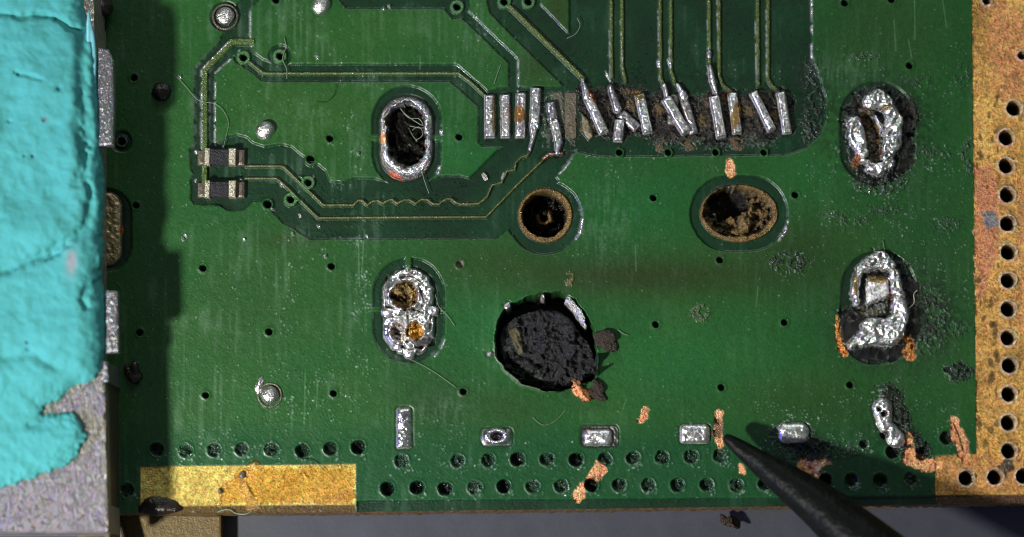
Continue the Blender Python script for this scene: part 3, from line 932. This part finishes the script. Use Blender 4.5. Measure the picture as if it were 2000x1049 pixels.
# large hole with charred post
HOLE = [(968,668),(973,628),(992,598),(1030,582),(1062,574),(1095,572),(1122,586),(1140,610),(1158,640),(1164,680),
        (1166,722),(1160,738),(1130,752),(1095,764),(1060,762),(1020,748),(988,722),(972,695)]
w_, sd = sd_poly(HOLE); sd = sd + edgeN[w_] * 2.0
rim = np.exp(-((sd - 1.0) / 3.0) ** 2)
Hh[w_] += .02 * rim
edgeside = np.clip(((1010 - X[w_]) + (Y[w_] - 700)) / 60, 0, 1)
blend(w_, rim * edgeside * .8, srgb(150, 158, 130), met=0, rough=.5, grain=1.2)
m = sm(sd, 6)
Hh[w_] = Hh[w_] * (1 - m) - .85 * m
blend(w_, sm(sd, 3), (.006, .006, .006), rough=.4, grain=1.0)
setid(w_, sd, newid('hole', 'inside of the largest round hole'))
w_, sd = sd_poly([(969,672),(976,640),(1003,613),(1050,600),(1090,602),(1118,620),(1136,650),(1156,668),(1166,700),(1166,730),(1132,752),
                  (1092,764),(1055,761),(1016,746),(984,718)]); sd = sd + edgeN[w_] * 3
m = sm(sd, 10)
dist = np.hypot(X[w_] - 1062, Y[w_] - 672)
Hh[w_] += (.66 + .05 * np.cos(dist / 9.0 + n30[w_]) * np.exp(-dist / 90) + .10 * np.clip(1 - dist / 90, 0, 1) + .06 * lumpN[w_] + .05 * RIDGE[w_]) * m
blend(w_, sm(sd, 5), np.array(srgb(21, 21, 24)) * np.clip(1 + .9 * lumpN[w_] + .8 * n3[w_], .1, 3)[..., None], rough=.36, grain=1.0, glint=.06)
setid(w_, sd, newid('charred_post', None, ('charred black plastic post filling the largest round hole', 'plastic post')))
w_, sd = sd_path([(1006,650),(1010,668),(1018,685)], [9, 8, 5]); sd = sd + 4 * edgeN[w_]
blend(w_, sm(sd, 4) * .8, srgb(92, 86, 52), rough=.6); Hh[w_] += .06 * sm(sd, 5)
solder(sd_path([(1110,586),(1128,606),(1144,636)], [8, 9, 5]), .05, 6, base=-.02, lab='tinned wall of the largest hole', name='solder_remnant', halo=False, en=2.5, grain=1.2)
solder(sd_path([(1061,577),(1063,582)], 4), .05, 4, idp=False, en=2); solder(sd_path([(990,601),(993,598)], 5), .04, 4, idp=False, en=3)
solder(sd_path([(955,692),(958,691)], 4), .06, 4, idp=False, en=2)

# ------------------------------------------------------------------ scraped copper
def nick(pts, r, lab, en=2.5, dh=-.012, col=COPPER):
    w_, sd = sd_path(pts, r); sd = sd + edgeN[w_] * (en + 1.5) + 2.0 * nA[w_]
    m = sm(sd, 3)
    blend(w_, m, np.array(col) * np.clip(1 + .35 * fineN[w_] + .2 * n16[w_] + .35 * nA[w_], .12, 1.2)[..., None], met=.9, rough=.42, grain=1.2, glint=0)
    Hh[w_] += dh * m + .02 * lumpN[w_] * m
    Hh[w_] -= .010 * m
    setid(w_, sd, newid('exposed_copper', lab))


nick([(1427,318),(1426,338)], [8, 10], 'scraped copper spot above the oval hole')
nick([(1258,802),(1254,822)], [7, 6], 'small oval copper spot between the bottom pads')
nick([(1405,806),(1405,822)], [8, 6], 'copper spot at the probe tip'); nick([(1401,850),(1407,870)], [9, 7], 'lower copper spot at the probe tip')
nick([(1404,826),(1400,846)], [9, 8], 'dull scrape', col=(.40, .24, .16))
nick([(1172,914),(1156,936)], [12, 11], 'copper scrape above a tented via'); nick([(1138,950),(1130,968)], [8, 13], 'copper scrape at the lower edge')
nick([(1446,910),(1450,920)], [5, 7], 'tiny copper spot beside the probe')
nick([(1568,908),(1590,916),(1612,902)], [10, 17, 9], 'wide copper scrape behind the probe', 4)
nick([(1590,925),(1595,932)], [12, 10], 'wide copper scrape behind the probe', 4)
nick([(1773,850),(1776,862)], [5, 6], 'thin copper edge by the bent pad'); nick([(1778,880),(1780,900),(1810,910),(1832,908)], [8, 15, 12, 10], 'copper scrape joining the border', 4)
nick([(1864,818),(1872,850),(1884,892)], [7, 13, 9], 'long copper scrape beside the border', 2)
w_, sd = sd_path([(1862,826),(1872,848),(1882,880)], 1.3); blend(w_, sm(sd, 2.5) * .7, srgb(60, 30, 20)); Hh[w_] -= .03 * sm(sd, 4)
nick([(1633,618),(1637,655),(1648,690)], [3, 6, 8], 'thin copper edge left of the lower right slot', 2.5, col=(.75, .34, .10))
nick([(1772,665),(1776,695)], [8, 12], 'copper patch under the lower right slot', 4, col=(.62, .28, .09))
bigvia(1155, 947, .5); bigvia(1611, 940, .4)

# long scratches on the mask
for pts in [[(1785,0),(1786,78)],[(1840,0),(1848,55)],[(1745,40),(1749,100)],[(1773,78),(1780,115)],[(700,470),(702,560)],
            [(712,450),(706,540)],[(596,730),(594,830)],[(620,745),(618,800)],[(1222,780),(1216,800)],[(1240,480),(1242,530)],
            [(1410,440),(1416,470)],[(820,110),(820,135)],[(1010,720),(1060,740)],[(1480,560),(1476,600)]]:
    w_, sd = sd_path(pts, .7)
    k = sm(sd, 2.5) * .55
    Hh[w_] -= .008 * k; blend(w_, k, srgb(92, 134, 92), rough=.4)

# faint cloudy smears left by wiping
sm_ = np.clip(nB * .8 + n60 * .5 + n16 * .3 - .25, 0, 1) * (.35 + .65 * np.clip((1100 - X) / 500, 0, 1)) * (MT < .2) * (C.mean(-1) > .012)
C += (sm_ * .055)[..., None] * np.array([.55, .8, .62])
for cx, cy, rx, ry in [(700,290,20,60),(706,520,16,60),(500,250,26,22),(600,225,60,30),(720,160,60,14),(860,800,60,30),(1180,440,60,80),(1650,140,80,30),(930,60,30,50),(590,460,20,26)]:
    k = np.exp(-((X - cx) / rx) ** 2 - ((Y - cy) / ry) ** 2) * np.clip(.4 + .9 * nA + .6 * n5, 0, 1) * .045 * (MT < .2)
    C += k[..., None] * np.array([.6, .85, .7])
# fine unevenness everywhere: pitted metal, dust specks with glints painted into the colour
Hh += .0012 * n9 + .003 * n30 + .0012 * n3
rw = np.random.default_rng(99)
white = rw.normal(0, 1, (NY, NX))
def blur(A):
    B = A.copy(); B[1:-1] = (A[:-2] + 2 * A[1:-1] + A[2:]) / 4
    D_ = B.copy(); D_[:, 1:-1] = (B[:, :-2] + 2 * B[:, 1:-1] + B[:, 2:]) / 4
    return D_
wb = blur(white) * 1.9
Hh += wb * .0046 * np.clip(GR - .05, 0, 3)
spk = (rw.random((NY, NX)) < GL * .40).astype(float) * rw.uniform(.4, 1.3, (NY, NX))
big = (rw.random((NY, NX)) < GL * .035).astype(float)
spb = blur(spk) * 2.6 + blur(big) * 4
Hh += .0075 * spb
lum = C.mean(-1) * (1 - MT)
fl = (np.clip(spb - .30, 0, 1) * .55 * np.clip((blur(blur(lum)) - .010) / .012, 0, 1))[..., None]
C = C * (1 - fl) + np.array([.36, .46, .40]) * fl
RG *= (1 - .70 * np.clip(spb * 1.8, 0, 1))
C *= np.clip(1 + (.10 + .16 * MT) * wb, .3, 1.6)[..., None]
C *= 1 + (.02 + .10 * MT)[..., None] * np.stack([blur(blur(rw.normal(0, 2.2, (NY, NX)))) for _ in range(3)], -1)

# ------------------------------------------------------------------ build board meshes
board = empty('circuit_board')
tag(board, 'burnt green circuit board with torn solder pads and a gold border', 'circuit board')
BX, BY, _ = P(X, Y, 0)
co = np.stack([BX, BY, Hh], -1).reshape(-1, 3)
du = np.gradient(np.stack([BX, BY, Hh], -1), axis=1); dv = np.gradient(np.stack([BX, BY, Hh], -1), axis=0)
nrm = np.cross(dv, du); nrm /= np.linalg.norm(nrm, axis=-1, keepdims=True)
nrm[nrm[..., 2] < 0] *= -1
nrm = nrm.reshape(-1, 3)
C = np.clip(C, 0.001, 1)
colA = np.concatenate([C, np.ones((NY, NX, 1))], -1).reshape(-1, 4)
surA = np.stack([MT, np.clip(RG, .08, 1), GR, np.clip(GL, 0, .8)], -1).reshape(-1, 4)
idx = np.arange(NX * NY).reshape(NY, NX)
Q = np.stack([idx[:-1, :-1], idx[1:, :-1], idx[1:, 1:], idx[:-1, 1:]], -1).reshape(-1, 4)
F = ID[:-1, :-1].ravel()
order = np.argsort(F, kind='stable')
Fs = F[order]
bounds = np.searchsorted(Fs, np.arange(len(PARTS) + 1))
for i, (name, label, top) in enumerate(PARTS):
    fi = order[bounds[i]:bounds[i + 1]]
    if len(fi) < 6: continue
    q = Q[fi]
    u, inv = np.unique(q, return_inverse=True)
    o = mk_mesh(name, co[u], inv.reshape(-1, 4), MB, None if top else board, normals=nrm[u])
    attr(o, 'col', colA[u]); attr(o, 'surf', surA[u])
    if top: tag(o, top[0], top[1])
    elif label: o['label'] = label

# plain continuation of the board beyond the picture
for x0_, y0_, x1_, y1_, c_, mt_ in [(-500, -500, 120, 1004, GREEN, 0), (120, -500, 1897, -85, GREEN, 0), (1897, -500, 2600, -85, GOLD2, .85), (2125, -85, 2600, 981, GOLD2, .85)]:
    gxe, gye = np.meshgrid(np.linspace(x0_, x1_, 12), np.linspace(y0_, y1_, 12))
    ex_, ey_, _ = P(gxe, gye, 0)
    ie = np.arange(144).reshape(12, 12)
    qe = np.stack([ie[:-1, :-1], ie[1:, :-1], ie[1:, 1:], ie[:-1, 1:]], -1).reshape(-1, 4)
    oe = mk_mesh('copper_pour' if mt_ == 0 else 'gold_border', np.stack([ex_, ey_, np.full(ex_.shape, HP - (.02 if mt_ else 0))], -1).reshape(-1, 3), qe, MB, board)
    attr(oe, 'col', np.tile([*c_, 1], (144, 1))); attr(oe, 'surf', np.tile([mt_, .42, 1.0 if mt_ else .1, 0], (144, 1)))

# board side (laminate) strip
ex = np.linspace(GX0, GX1, 400)
ey = yedge(ex)
tx, ty, _ = P(ex, ey, 0)
r = np.random.default_rng(5)
rows = []
levels = [-0.001, -0.05, -0.25, -0.5, -0.8, -1.1]
for k, z in enumerate(levels):
    rows.append(np.stack([tx, ty + (0 if k == 0 else -.012 + r.normal(0, .012, len(tx))), np.full(len(tx), z)], -1))
V = np.concatenate(rows); n = len(ex)
q = []
for k in range(len(levels) - 1):
    for i in range(n - 1): q.append((k * n + i, (k + 1) * n + i, (k + 1) * n + i + 1, k * n + i + 1))
o = mk_mesh('board_side', V, np.array(q), M_LAM, board)

# ------------------------------------------------------------------ solid helpers
def box(name, pts_top, z0, z1, mat, parent=None, bevel=0.02):
    """prism of a polygon (world xy) from z0 to z1 with a small bevel"""
    pts = [Vector(p) for p in pts_top]
    c = sum(pts, Vector((0, 0))) / len(pts)
    n = len(pts)
    def inset(k):
        out = []
        for i in range(n):
            a, b, d = pts[i - 1], pts[i], pts[(i + 1) % n]
            e1 = (b - a).normalized(); e2 = (d - b).normalized()
            n1 = Vector((-e1.y, e1.x)); n2 = Vector((-e2.y, e2.x))
            s = (n1 + n2); s = s / max(s.length_squared / 2, .3)
            out.append(b + s * k)
        return out
    area = sum(pts[i].x * pts[(i + 1) % n].y - pts[(i + 1) % n].x * pts[i].y for i in range(n))
    sg = 1 if area > 0 else -1
    V = [(p.x, p.y, z0) for p in pts] + [(p.x, p.y, z1 - bevel) for p in pts]
    V += [(p.x, p.y, z1 - bevel * .3) for p in inset(sg * bevel * .3)] + [(p.x, p.y, z1) for p in inset(sg * bevel)]
    Fc = []
    for k in range(3):
        for i in range(n):
            j = (i + 1) % n
            Fc.append((k * n + i, k * n + j, (k + 1) * n + j, (k + 1) * n + i))
    Fc.append(tuple(range(3 * n, 4 * n))); Fc.append(tuple(reversed(range(n))))
    if sg < 0: Fc = [tuple(reversed(f)) for f in Fc]
    o = pyobj(name, V, Fc, mat, parent, smooth=False)
    return o


def tube(name, pts, r, mat, parent=None, seg=6, sub=5):
    """smooth tube through px points (x, y, z)"""
    P3 = [PV(*p) for p in pts]
    if len(P3) > 2:
        out = []
        for i in range(len(P3) - 1):
            p0 = P3[max(i - 1, 0)]; p1 = P3[i]; p2 = P3[i + 1]; p3 = P3[min(i + 2, len(P3) - 1)]
            for k in range(sub):
                t = k / sub
                out.append(0.5 * ((2 * p1) + (-p0 + p2) * t + (2 * p0 - 5 * p1 + 4 * p2 - p3) * t * t + (-p0 + 3 * p1 - 3 * p2 + p3) * t ** 3))
        out.append(P3[-1]); P3 = out
    V = []; n = len(P3)
    for i, p in enumerate(P3):
        d = (P3[min(i + 1, n - 1)] - P3[max(i - 1, 0)]).normalized()
        a = d.cross(Vector((0, 0, 1)));
        if a.length < 1e-3: a = Vector((1, 0, 0))
        a.normalize(); b = d.cross(a)
        t = i / (n - 1)
        rr = (r if np.isscalar(r) else np.interp(t, np.linspace(0, 1, len(r)), r))
        for k in range(seg):
            an = 2 * math.pi * k / seg
            V.append(p + (a * math.cos(an) + b * math.sin(an)) * rr)
    Fc = []
    for i in range(n - 1):
        for k in range(seg):
            Fc.append((i * seg + k, i * seg + (k + 1) % seg, (i + 1) * seg + (k + 1) % seg, (i + 1) * seg + k))
    Fc.append(tuple(reversed(range(seg)))); Fc.append(tuple((n - 1) * seg + k for k in range(seg)))
    return pyobj(name, V, Fc, mat, parent)


def lump(name, x, y, z, rx, ry, rz, mat, parent=None, seed=0, rough=.25, nseg=22, nring=11, ang=0):
    """irregular rounded lump (px radii / 100)"""
    r = np.random.default_rng(seed)
    ph = r.uniform(0, 6.28, (8, 3)); fr = r.uniform(.7, 2.4, (8, 3)); am = r.uniform(.3, 1, 8)
    V = []
    c = PV(x, y, 0)
    for j in range(nring + 1):
        th = math.pi * j / nring
        for i in range(nseg):
            a = 2 * math.pi * i / nseg
            d = np.array([math.sin(th) * math.cos(a), math.sin(th) * math.sin(a), math.cos(th)])
            f = 1 + rough * sum(am[k] * math.sin(fr[k] @ d * 2 + ph[k, 0]) for k in range(8)) / 3
            vx, vy, vz = d * f
            vx *= rx / 100; vy *= ry / 100; vz *= rz
            if ang: vx, vy = vx * math.cos(ang) - vy * math.sin(ang), vx * math.sin(ang) + vy * math.cos(ang)
            V.append((c.x + vx, c.y + vy, z + vz))
    Fc = []
    for j in range(nring):
        for i in range(nseg):
            Fc.append((j * nseg + i, (j + 1) * nseg + i, (j + 1) * nseg + (i + 1) % nseg, j * nseg + (i + 1) % nseg))
    return pyobj(name, V, Fc, mat, parent)


# ------------------------------------------------------------------ solder domes (parts of the board)
for i, (x, y, r, z) in enumerate([(440, 33, 19, .10), (627, 12, 19, .12), (518, 256, 19, .13), (527, 772, 18, .11)]):
    o = lump('solder_dome', x, y, .03, r, r, z + .05, M_SOLD, board, 20 + i, .06, 32, 16)
    if i in (1, 2): continue
    ring = [(x + (r + 5) * math.cos(a), y + (r + 5) * math.sin(a), .045) for a in np.linspace(0, 2 * math.pi, 17)]
    tube('dome_ring', ring, .022, M_FILLET, o, 6, 3)
lump('solder_splash', 508, 752, .04, 8, 15, .05, M_SOLD, board, 31, .5, ang=-.4)

# chip resistors
def resistor(cx, cy, lab):
    root = empty('resistor', PV(cx, cy, 0)); root.parent = board
    root['label'] = lab
    base = PV(cx, cy, 0)
    def blk(name, x0, x1, hy, z1, mat, bev):
        a = PV(x0, cy + hy, 0) - base; b = PV(x1, cy - hy, 0) - base
        return box(name, [(a.x, a.y), (b.x, a.y), (b.x, b.y), (a.x, b.y)], .01, z1, mat, root, bev)
    blk('resistor_body', 411, 449, 15, .17, M_BODY, .03)
    blk('end_cap', 401, 412.5, 17, .20, M_CAP, .04); blk('end_cap', 448, 463, 17, .20, M_CAP, .04)
    blk('solder_fillet', 386, 402, 15, .09, M_FILLET, .06); blk('solder_fillet', 462, 480, 16, .10, M_FILLET, .06)
resistor(433, 309, 'upper of the two small chip resistors')
resistor(433, 372, 'lower of the two small chip resistors')

# ------------------------------------------------------------------ metal shield on the left
ZS = 1.5
shield = empty('metal_shield', (-9.5, 0, 0))
tag(shield, 'brushed metal shield can at the left edge under the blue putty', 'metal shield')
def pt(x, y, z=ZS):
    v = PV(x, y, z); return (v.x, v.y)
def shift(o, root):
    o.parent = root
    o.matrix_parent_inverse = root.matrix_basis.inverted() if False else o.matrix_parent_inverse
    for v in o.data.vertices: v.co -= Vector(root.location)
    return o
o = box('shield_can', [pt(-60, 1041), pt(212, 1041), pt(205, 757), pt(200, 700), pt(186, 700), pt(184, 10), pt(176, -60), pt(-60, -60)],
        .05, ZS, M_SHIELD, None, .05); shift(o, shield)
o = box('side_wall', [pt(204, 1060, ZS - .35), pt(217, 1060, ZS - .35), pt(214, 745, ZS - .35), pt(204, 745, ZS - .35)], .05, ZS - .35, M_SIDE, None, .04); shift(o, shield)
o = box('spring_tab', [pt(190, 286), pt(221, 283), pt(223, 200), pt(221, 118), pt(212, 96), pt(190, 92)], ZS - .22, ZS, M_TAB, None, .05); shift(o, shield)
o = box('spring_tab', [pt(206, 690), pt(232, 688), pt(230, 568), pt(206, 566)], ZS - .22, ZS, M_TAB, None, .05); shift(o, shield)
o = box('spring_tab', [pt(200, 748), pt(212, 745), pt(210, 706), pt(200, 704)], .05, ZS, M_TAB, None, .04); shift(o, shield)

# ------------------------------------------------------------------ blue putty
PO = np.array([(-90, -80), (160, -80), (165, 0), (172, 40), (183, 75), (190, 100), (190, 150), (193, 200), (196, 285), (203, 350),
               (203, 395), (200, 440), (201, 500), (197, 545), (204, 580), (207, 640), (206, 690), (200, 722), (188, 745), (165, 752), (146, 757), (118, 776),
               (86, 795), (88, 806), (110, 803), (150, 812), (165, 830), (168, 862), (150, 893), (128, 908), (105, 918), (70, 935), (35, 946),
               (22, 955), (8, 950), (-90, 960)], float)
gx = np.arange(-80, 214, 2.0); gy = np.arange(-76, 962, 2.0)
GXp, GYp = np.meshgrid(gx, gy)
def polysd(px, py, pts):
    d2 = np.full(px.shape, 1e9); s = np.ones(px.shape, bool); cl = None
    for k in range(len(pts)):
        a = pts[k]; b = pts[k - 1]; e = b - a
        wx = px - a[0]; wy = py - a[1]
        t = np.clip((wx * e[0] + wy * e[1]) / (e @ e + 1e-12), 0, 1)
        d2 = np.minimum(d2, (wx - e[0] * t) ** 2 + (wy - e[1] * t) ** 2)
        c1 = py >= a[1]; c2 = py < b[1]; c3 = e[0] * wy > e[1] * wx
        s ^= (c1 & c2 & c3) | (~c1 & ~c2 & ~c3)
    return np.where(s, np.sqrt(d2), -np.sqrt(d2))
def gn(px, py, cell, seed):
    r = np.random.default_rng(seed); L = r.uniform(-1, 1, (400, 400))
    u = (px + 400) / cell; v = (py + 400) / cell
    i = np.floor(u).astype(int); j = np.floor(v).astype(int); f = u - i; g = v - j
    f = f * f * (3 - 2 * f); g = g * g * (3 - 2 * g)
    return (L[j, i] * (1 - f) + L[j, i + 1] * f) * (1 - g) + (L[j + 1, i] * (1 - f) + L[j + 1, i + 1] * f) * g
sdp = polysd(GXp, GYp, PO) + 1.5 * gn(GXp, GYp, 9, 1) + 1.5 * gn(GXp, GYp, 22, 2) + np.clip((GYp - 750) / 40, 0, 1) * (4.5 * gn(GXp, GYp, 13, 31) + 3.5 * gn(GXp, GYp, 6, 32))
q = np.clip(-sdp / 60, 0, 1)
thin = np.clip((GYp - 735) / 70, 0, 1)
zp = ZS - .16 + .17 * thin + (.46 - .30 * thin) * np.sqrt(1 - (1 - q) ** 2)
zp += .07 * gn(GXp, GYp, 70, 3) * q + .022 * gn(GXp, GYp, 34, 4) * q + .016 * gn(GXp, GYp, 15, 5) + .005 * gn(GXp, GYp, 7, 15) + .02 * np.clip(gn(GXp + GYp * .4, GYp * .6, 26, 16), 0, 1)
pc = np.ones(GXp.shape + (3,)) * np.array(srgb(68, 150, 150))
def pline(pts, wd, dep, dark=0.3):
    best = np.full(GXp.shape, 1e3)
    pts = np.array(pts, float)
    for k in range(len(pts) - 1):
        a, b = pts[k], pts[k + 1]; d = b - a
        t = np.clip(((GXp - a[0]) * d[0] + (GYp - a[1]) * d[1]) / (d @ d), 0, 1)
        best = np.minimum(best, np.hypot(GXp - a[0] - t * d[0], GYp - a[1] - t * d[1]))
    best = best + 2.5 * gn(GXp, GYp, 10, 8)
    m = np.exp(-(np.clip(best, 0, 99) / wd) ** 2)
    zp[:] -= dep * m
    return m
pline([(-20, 536), (30, 520), (62, 506), (92, 497), (118, 478), (150, 462), (168, 440), (176, 400)], 10, .09)
pline([(92, 505), (118, 492), (130, 480)], 5, .07)
pline([(195, 548), (170, 562), (160, 585), (168, 600)], 7, .08)
pline([(0, 25), (40, 32), (80, 28), (108, 34), (135, 52), (150, 58)], 6, .09)
pline([(30, 140), (80, 155)], 4, .04); pline([(150, 240), (165, 300), (150, 360)], 12, .08); pline([(165, 60), (160, 180), (172, 280)], 12, .10)
pline([(170, 300), (168, 350), (180, 385)], 6, .06); pline([(0, 700), (60, 690), (110, 720)], 10, .05); pline([(60, 830), (100, 800)], 8, .05)
for x, y, rr_, col in [(88, 233, 5, srgb(90, 70, 90)), (108, 38, 4, srgb(30, 60, 90)), (115, 172, 5, srgb(40, 120, 140)), (48, 304, 3, srgb(60, 80, 90)),
                       (64, 304, 3, srgb(60, 80, 90)), (52, 668, 3, srgb(50, 100, 110)), (54, 682, 4, srgb(50, 100, 110)), (36, 145, 4, srgb(60, 150, 150)),
                       (18, 237, 4, srgb(60, 150, 150))]:
    m = np.exp(-((np.hypot(GXp - x, GYp - y) + 1.5 * gn(GXp, GYp, 5, 9)) / rr_) ** 2)
    zp -= .05 * m
    pc = pc * (1 - .8 * m[..., None]) + np.array(col) * .8 * m[..., None]
m = np.exp(-((GXp - 140) / 11) ** 2 - ((GYp - 512) / 24) ** 2) * np.clip(.8 + .6 * gn(GXp, GYp, 6, 10), 0, 1)
pc = pc * (1 - .75 * m[..., None]) + np.array(srgb(160, 120, 130)) * .75 * m[..., None]
skirt = np.clip(sdp / 3, 0, 1)
zp = zp - .35 * skirt
keep = sdp < 3.0
px_, py_, pz_ = P(GXp, GYp, zp)
nyp, nxp = GXp.shape
ii = np.arange(nxp * nyp).reshape(nyp, nxp)
kf = keep[:-1, :-1] & keep[1:, :-1] & keep[1:, 1:] & keep[:-1, 1:]
Qp = np.stack([ii[:-1, :-1], ii[1:, :-1], ii[1:, 1:], ii[:-1, 1:]], -1)[kf]
u, inv = np.unique(Qp, return_inverse=True)
cop = np.stack([px_, py_, pz_], -1).reshape(-1, 3)[u]
putty = mk_mesh('putty', cop, inv.reshape(-1, 4), M_PUTTY)
attr(putty, 'col', np.concatenate([pc, np.ones(pc.shape[:2] + (1,))], -1).reshape(-1, 4)[u])
tag(putty, 'lump of turquoise blue putty pressed over the metal shield', 'putty')
# scrap of putty on the tab
o = lump('putty_scrap', 203, 160, ZS, 9, 92, .07, M_PUTTY, None, 77, .25, 28, 14, .05)
attr(o, 'col', np.tile(np.array([*srgb(120, 190, 205), 1]), (len(o.data.vertices), 1)))
tag(o, 'thin blue putty smear stuck on the upper metal tab', 'putty')

# ------------------------------------------------------------------ black probe
pp = [(1415, 852, .48), (1427, 861, .50), (1470, 893, .55), (1528, 934, .68), (1600, 986, .88), (1680, 1052, 1.15), (1900, 1215, 1.9), (2500, 1620, 4.2)]
probe = tube('probe', pp, [.05, .11, .21, .33, .43, .50, .60, .75], M_PROBE, None, 36, 10)
me = probe.data
for v in me.vertices:
    v.co += Vector((math.sin(v.co.x * 3.1) * .012, math.sin(v.co.y * 4.3 + v.co.z * 3) * .012, 0))
tag(probe, 'out of focus black tapered probe pointing in from the lower right', 'probe')

# ------------------------------------------------------------------ crumbs and smears
def crumb(x, y, z, rx, ry, rz, mat, lab, cat, seed, rough=.6, ang=0, group=None):
    o = lump('crumb' if mat is M_CRUMB else cat.replace(' ', '_'), x, y, z, rx, ry, rz, mat, None, seed, rough, 26, 13, ang)
    return tag(o, lab, cat, group)
crumb(1184, 664, .08, 22, 18, .10, M_CRUMB, 'brown charred crumb right of the largest hole', 'crumb', 1, .5, -.4)
crumb(1168, 764, .06, 13, 18, .08, M_CRUMB, 'brown crumb below right of the largest hole beside the copper shred', 'crumb', 2, .5, .4)
crumb(1128, 757, .07, 9, 16, .08, M_COPPER, 'orange copper shred at the lower rim of the largest hole', 'copper shred', 3, .7, .3)
crumb(1141, 772, .07, 11, 14, .09, M_COPPER, 'bright pink copper flake touching the crumb below the largest hole', 'copper flake', 4, .7, .2)
crumb(947, 346, .03, 5, 9, .03, M_CAP, 'tiny pale chip on the dark channel near the serpentine trace', 'chip', 5, .3, .5)
crumb(316, 180, .05, 19, 19, .15, M_DARKGOO, 'dark glossy resin drop in the shade of the shield', 'resin drop', 6, .1)
crumb(262, 728, .05, 15, 22, .12, M_DARKGOO, 'dark glossy blob beside the shield in the lower shade', 'resin drop', 8, .4, .3)
crumb(198, 20, .25, 22, 40, .25, M_DARKGOO, 'dark glossy blob between putty and board at the top', 'resin drop', 9, .35)
crumb(313, 988, .00, 44, 18, .09, M_DARKGOO, 'dark brown resin blot on the left end of the gold strip', 'resin drop', 10, .12)
crumb(431, 959, .05, 5, 6, .05, M_FILLET, 'shiny grey bead at the left end of the resin smear', 'resin bead', 11, .2)
crumb(474, 928, .05, 6, 8, .05, M_FILLET, 'shiny grey bead at the upper end of the resin smear', 'resin bead', 12, .2)
crumb(1432, 1014, -.95, 16, 9, .08, M_CRUMB, 'brown flake on the grey mat left of the probe', 'resin flake', 14, .6, -.5)

# ------------------------------------------------------------------ fibres
def fibre(pts, r, lab, mat=None):
    z = .07
    p3 = [(a[0], a[1], (a[2] if len(a) > 2 else z)) for a in pts]
    o = tube('fibre', p3, r * .6, mat or M_FIBRE, None, 6, 6)
    return tag(o, lab, 'fibre', 'loose fibres lying on the board')
fibre([(345,150),(362,168),(385,194),(405,200),(420,203),(436,216),(446,240),(441,268),(436,290)], .008, 'long pale fibre curving down to the upper resistor')
fibre([(555,74),(558,92),(552,115),(560,136),(560,154)], .011, 'pale wavy fibre across the via left of centre top')
fibre([(616,199),(636,200),(652,186),(658,164)], .008, 'dark curved fibre between the vias and the upper left slot', M_DARKF)
fibre([(1127,35),(1133,50),(1124,66),(1107,75)], .011, 'short pale curved fibre beside the diagonal trace')
fibre([(978,126),(970,148),(965,164)], .009, 'short pale fibre above the first solder pads')
fibre([(797,700),(822,712),(850,728),(892,758)], .007, 'long faint fibre leaving the lower left slot downwards')
fibre([(850,575),(858,600),(875,618),(888,637)], .007, 'faint fibre leaving the lower left slot to the right')
fibre([(822,325),(828,350),(838,378)], .010, 'pale fibre hanging below the upper left slot')
fibre([(782,212),(798,230),(818,232),(826,245),(812,238),(790,222)], .009, 'looped fibre at the top of the upper left slot')
fibre([(800,205,.1),(830,215,.1),(842,240,.1),(825,250,.02),(800,246,-.05)], .009, 'curled fibre across the top of the upper left slot')
fibre([(798,250,-.1),(812,272,-.1),(826,262,-.05),(818,248,-.05),(805,254,-.1)], .008, 'small fibre loop inside the upper left slot')
fibre([(1724,470),(1727,486),(1729,500)], .008, 'short pale fibre above the lower right slot')
fibre([(1792,567),(1785,574),(1785,592),(1775,602)], .016, 'white curled fibre right of the lower right slot', M_CAP)
fibre([(1207,644),(1216,651),(1227,655)], .009, 'short pale fibre beside the brown crumb')
fibre([(587,896),(605,897),(620,905),(633,919)], .010, 'dark fibre crossing onto the gold strip', M_DARKF)
fibre([(425,1000,.02),(445,995,.05),(462,1003,.02),(480,1004,.05),(492,998,.04)], .016, 'pale crooked fibre below the gold strip')
fibre([(483,996,.04),(497,992,.06),(510,984,.05)], .014, 'pale short fibre at the foot of the resin smear')
fibre([(1040,815),(1060,830),(1085,822),(1105,800)], .006, 'faint curved fibre between the second and third bottom pads')

# ------------------------------------------------------------------ what lies below the board
ZM = -1.15
a = PV(-900, 2200, ZM); b = PV(2900, -900, ZM)
nx_, ny_ = 90, 70
gx_ = np.linspace(a.x, b.x, nx_); gy_ = np.linspace(a.y, b.y, ny_)
MX, MY = np.meshgrid(gx_, gy_)
V = np.stack([MX, MY, np.full(MX.shape, ZM) + .01 * np.random.default_rng(1).normal(size=MX.shape)], -1).reshape(-1, 3)
ii = np.arange(nx_ * ny_).reshape(ny_, nx_)
Qm = np.stack([ii[:-1, :-1], ii[:-1, 1:], ii[1:, 1:], ii[1:, :-1]], -1).reshape(-1, 4)
o = mk_mesh('work_surface', V, Qm, M_GREY)
tag(o, kind='structure')
fr = box('frame_strip', [pt(228, 1120, -.75), pt(434, 1120, -.75), pt(432, 1006, -.75), pt(228, 1002, -.75)], ZM + .01, -.75, M_TAN, None, .04)
tag(fr, 'tan metal frame strip below the gold strip at the lower left', 'metal frame')
fr2 = box('frame_block', [pt(150, 1120, -.3), pt(262, 1120, -.3), pt(236, 1018, -.3), pt(150, 1018, -.3)], ZM + .01, -.3, M_SIDE, None, .05)
tag(fr2, 'dark metal block under the corner of the shield', 'metal frame')
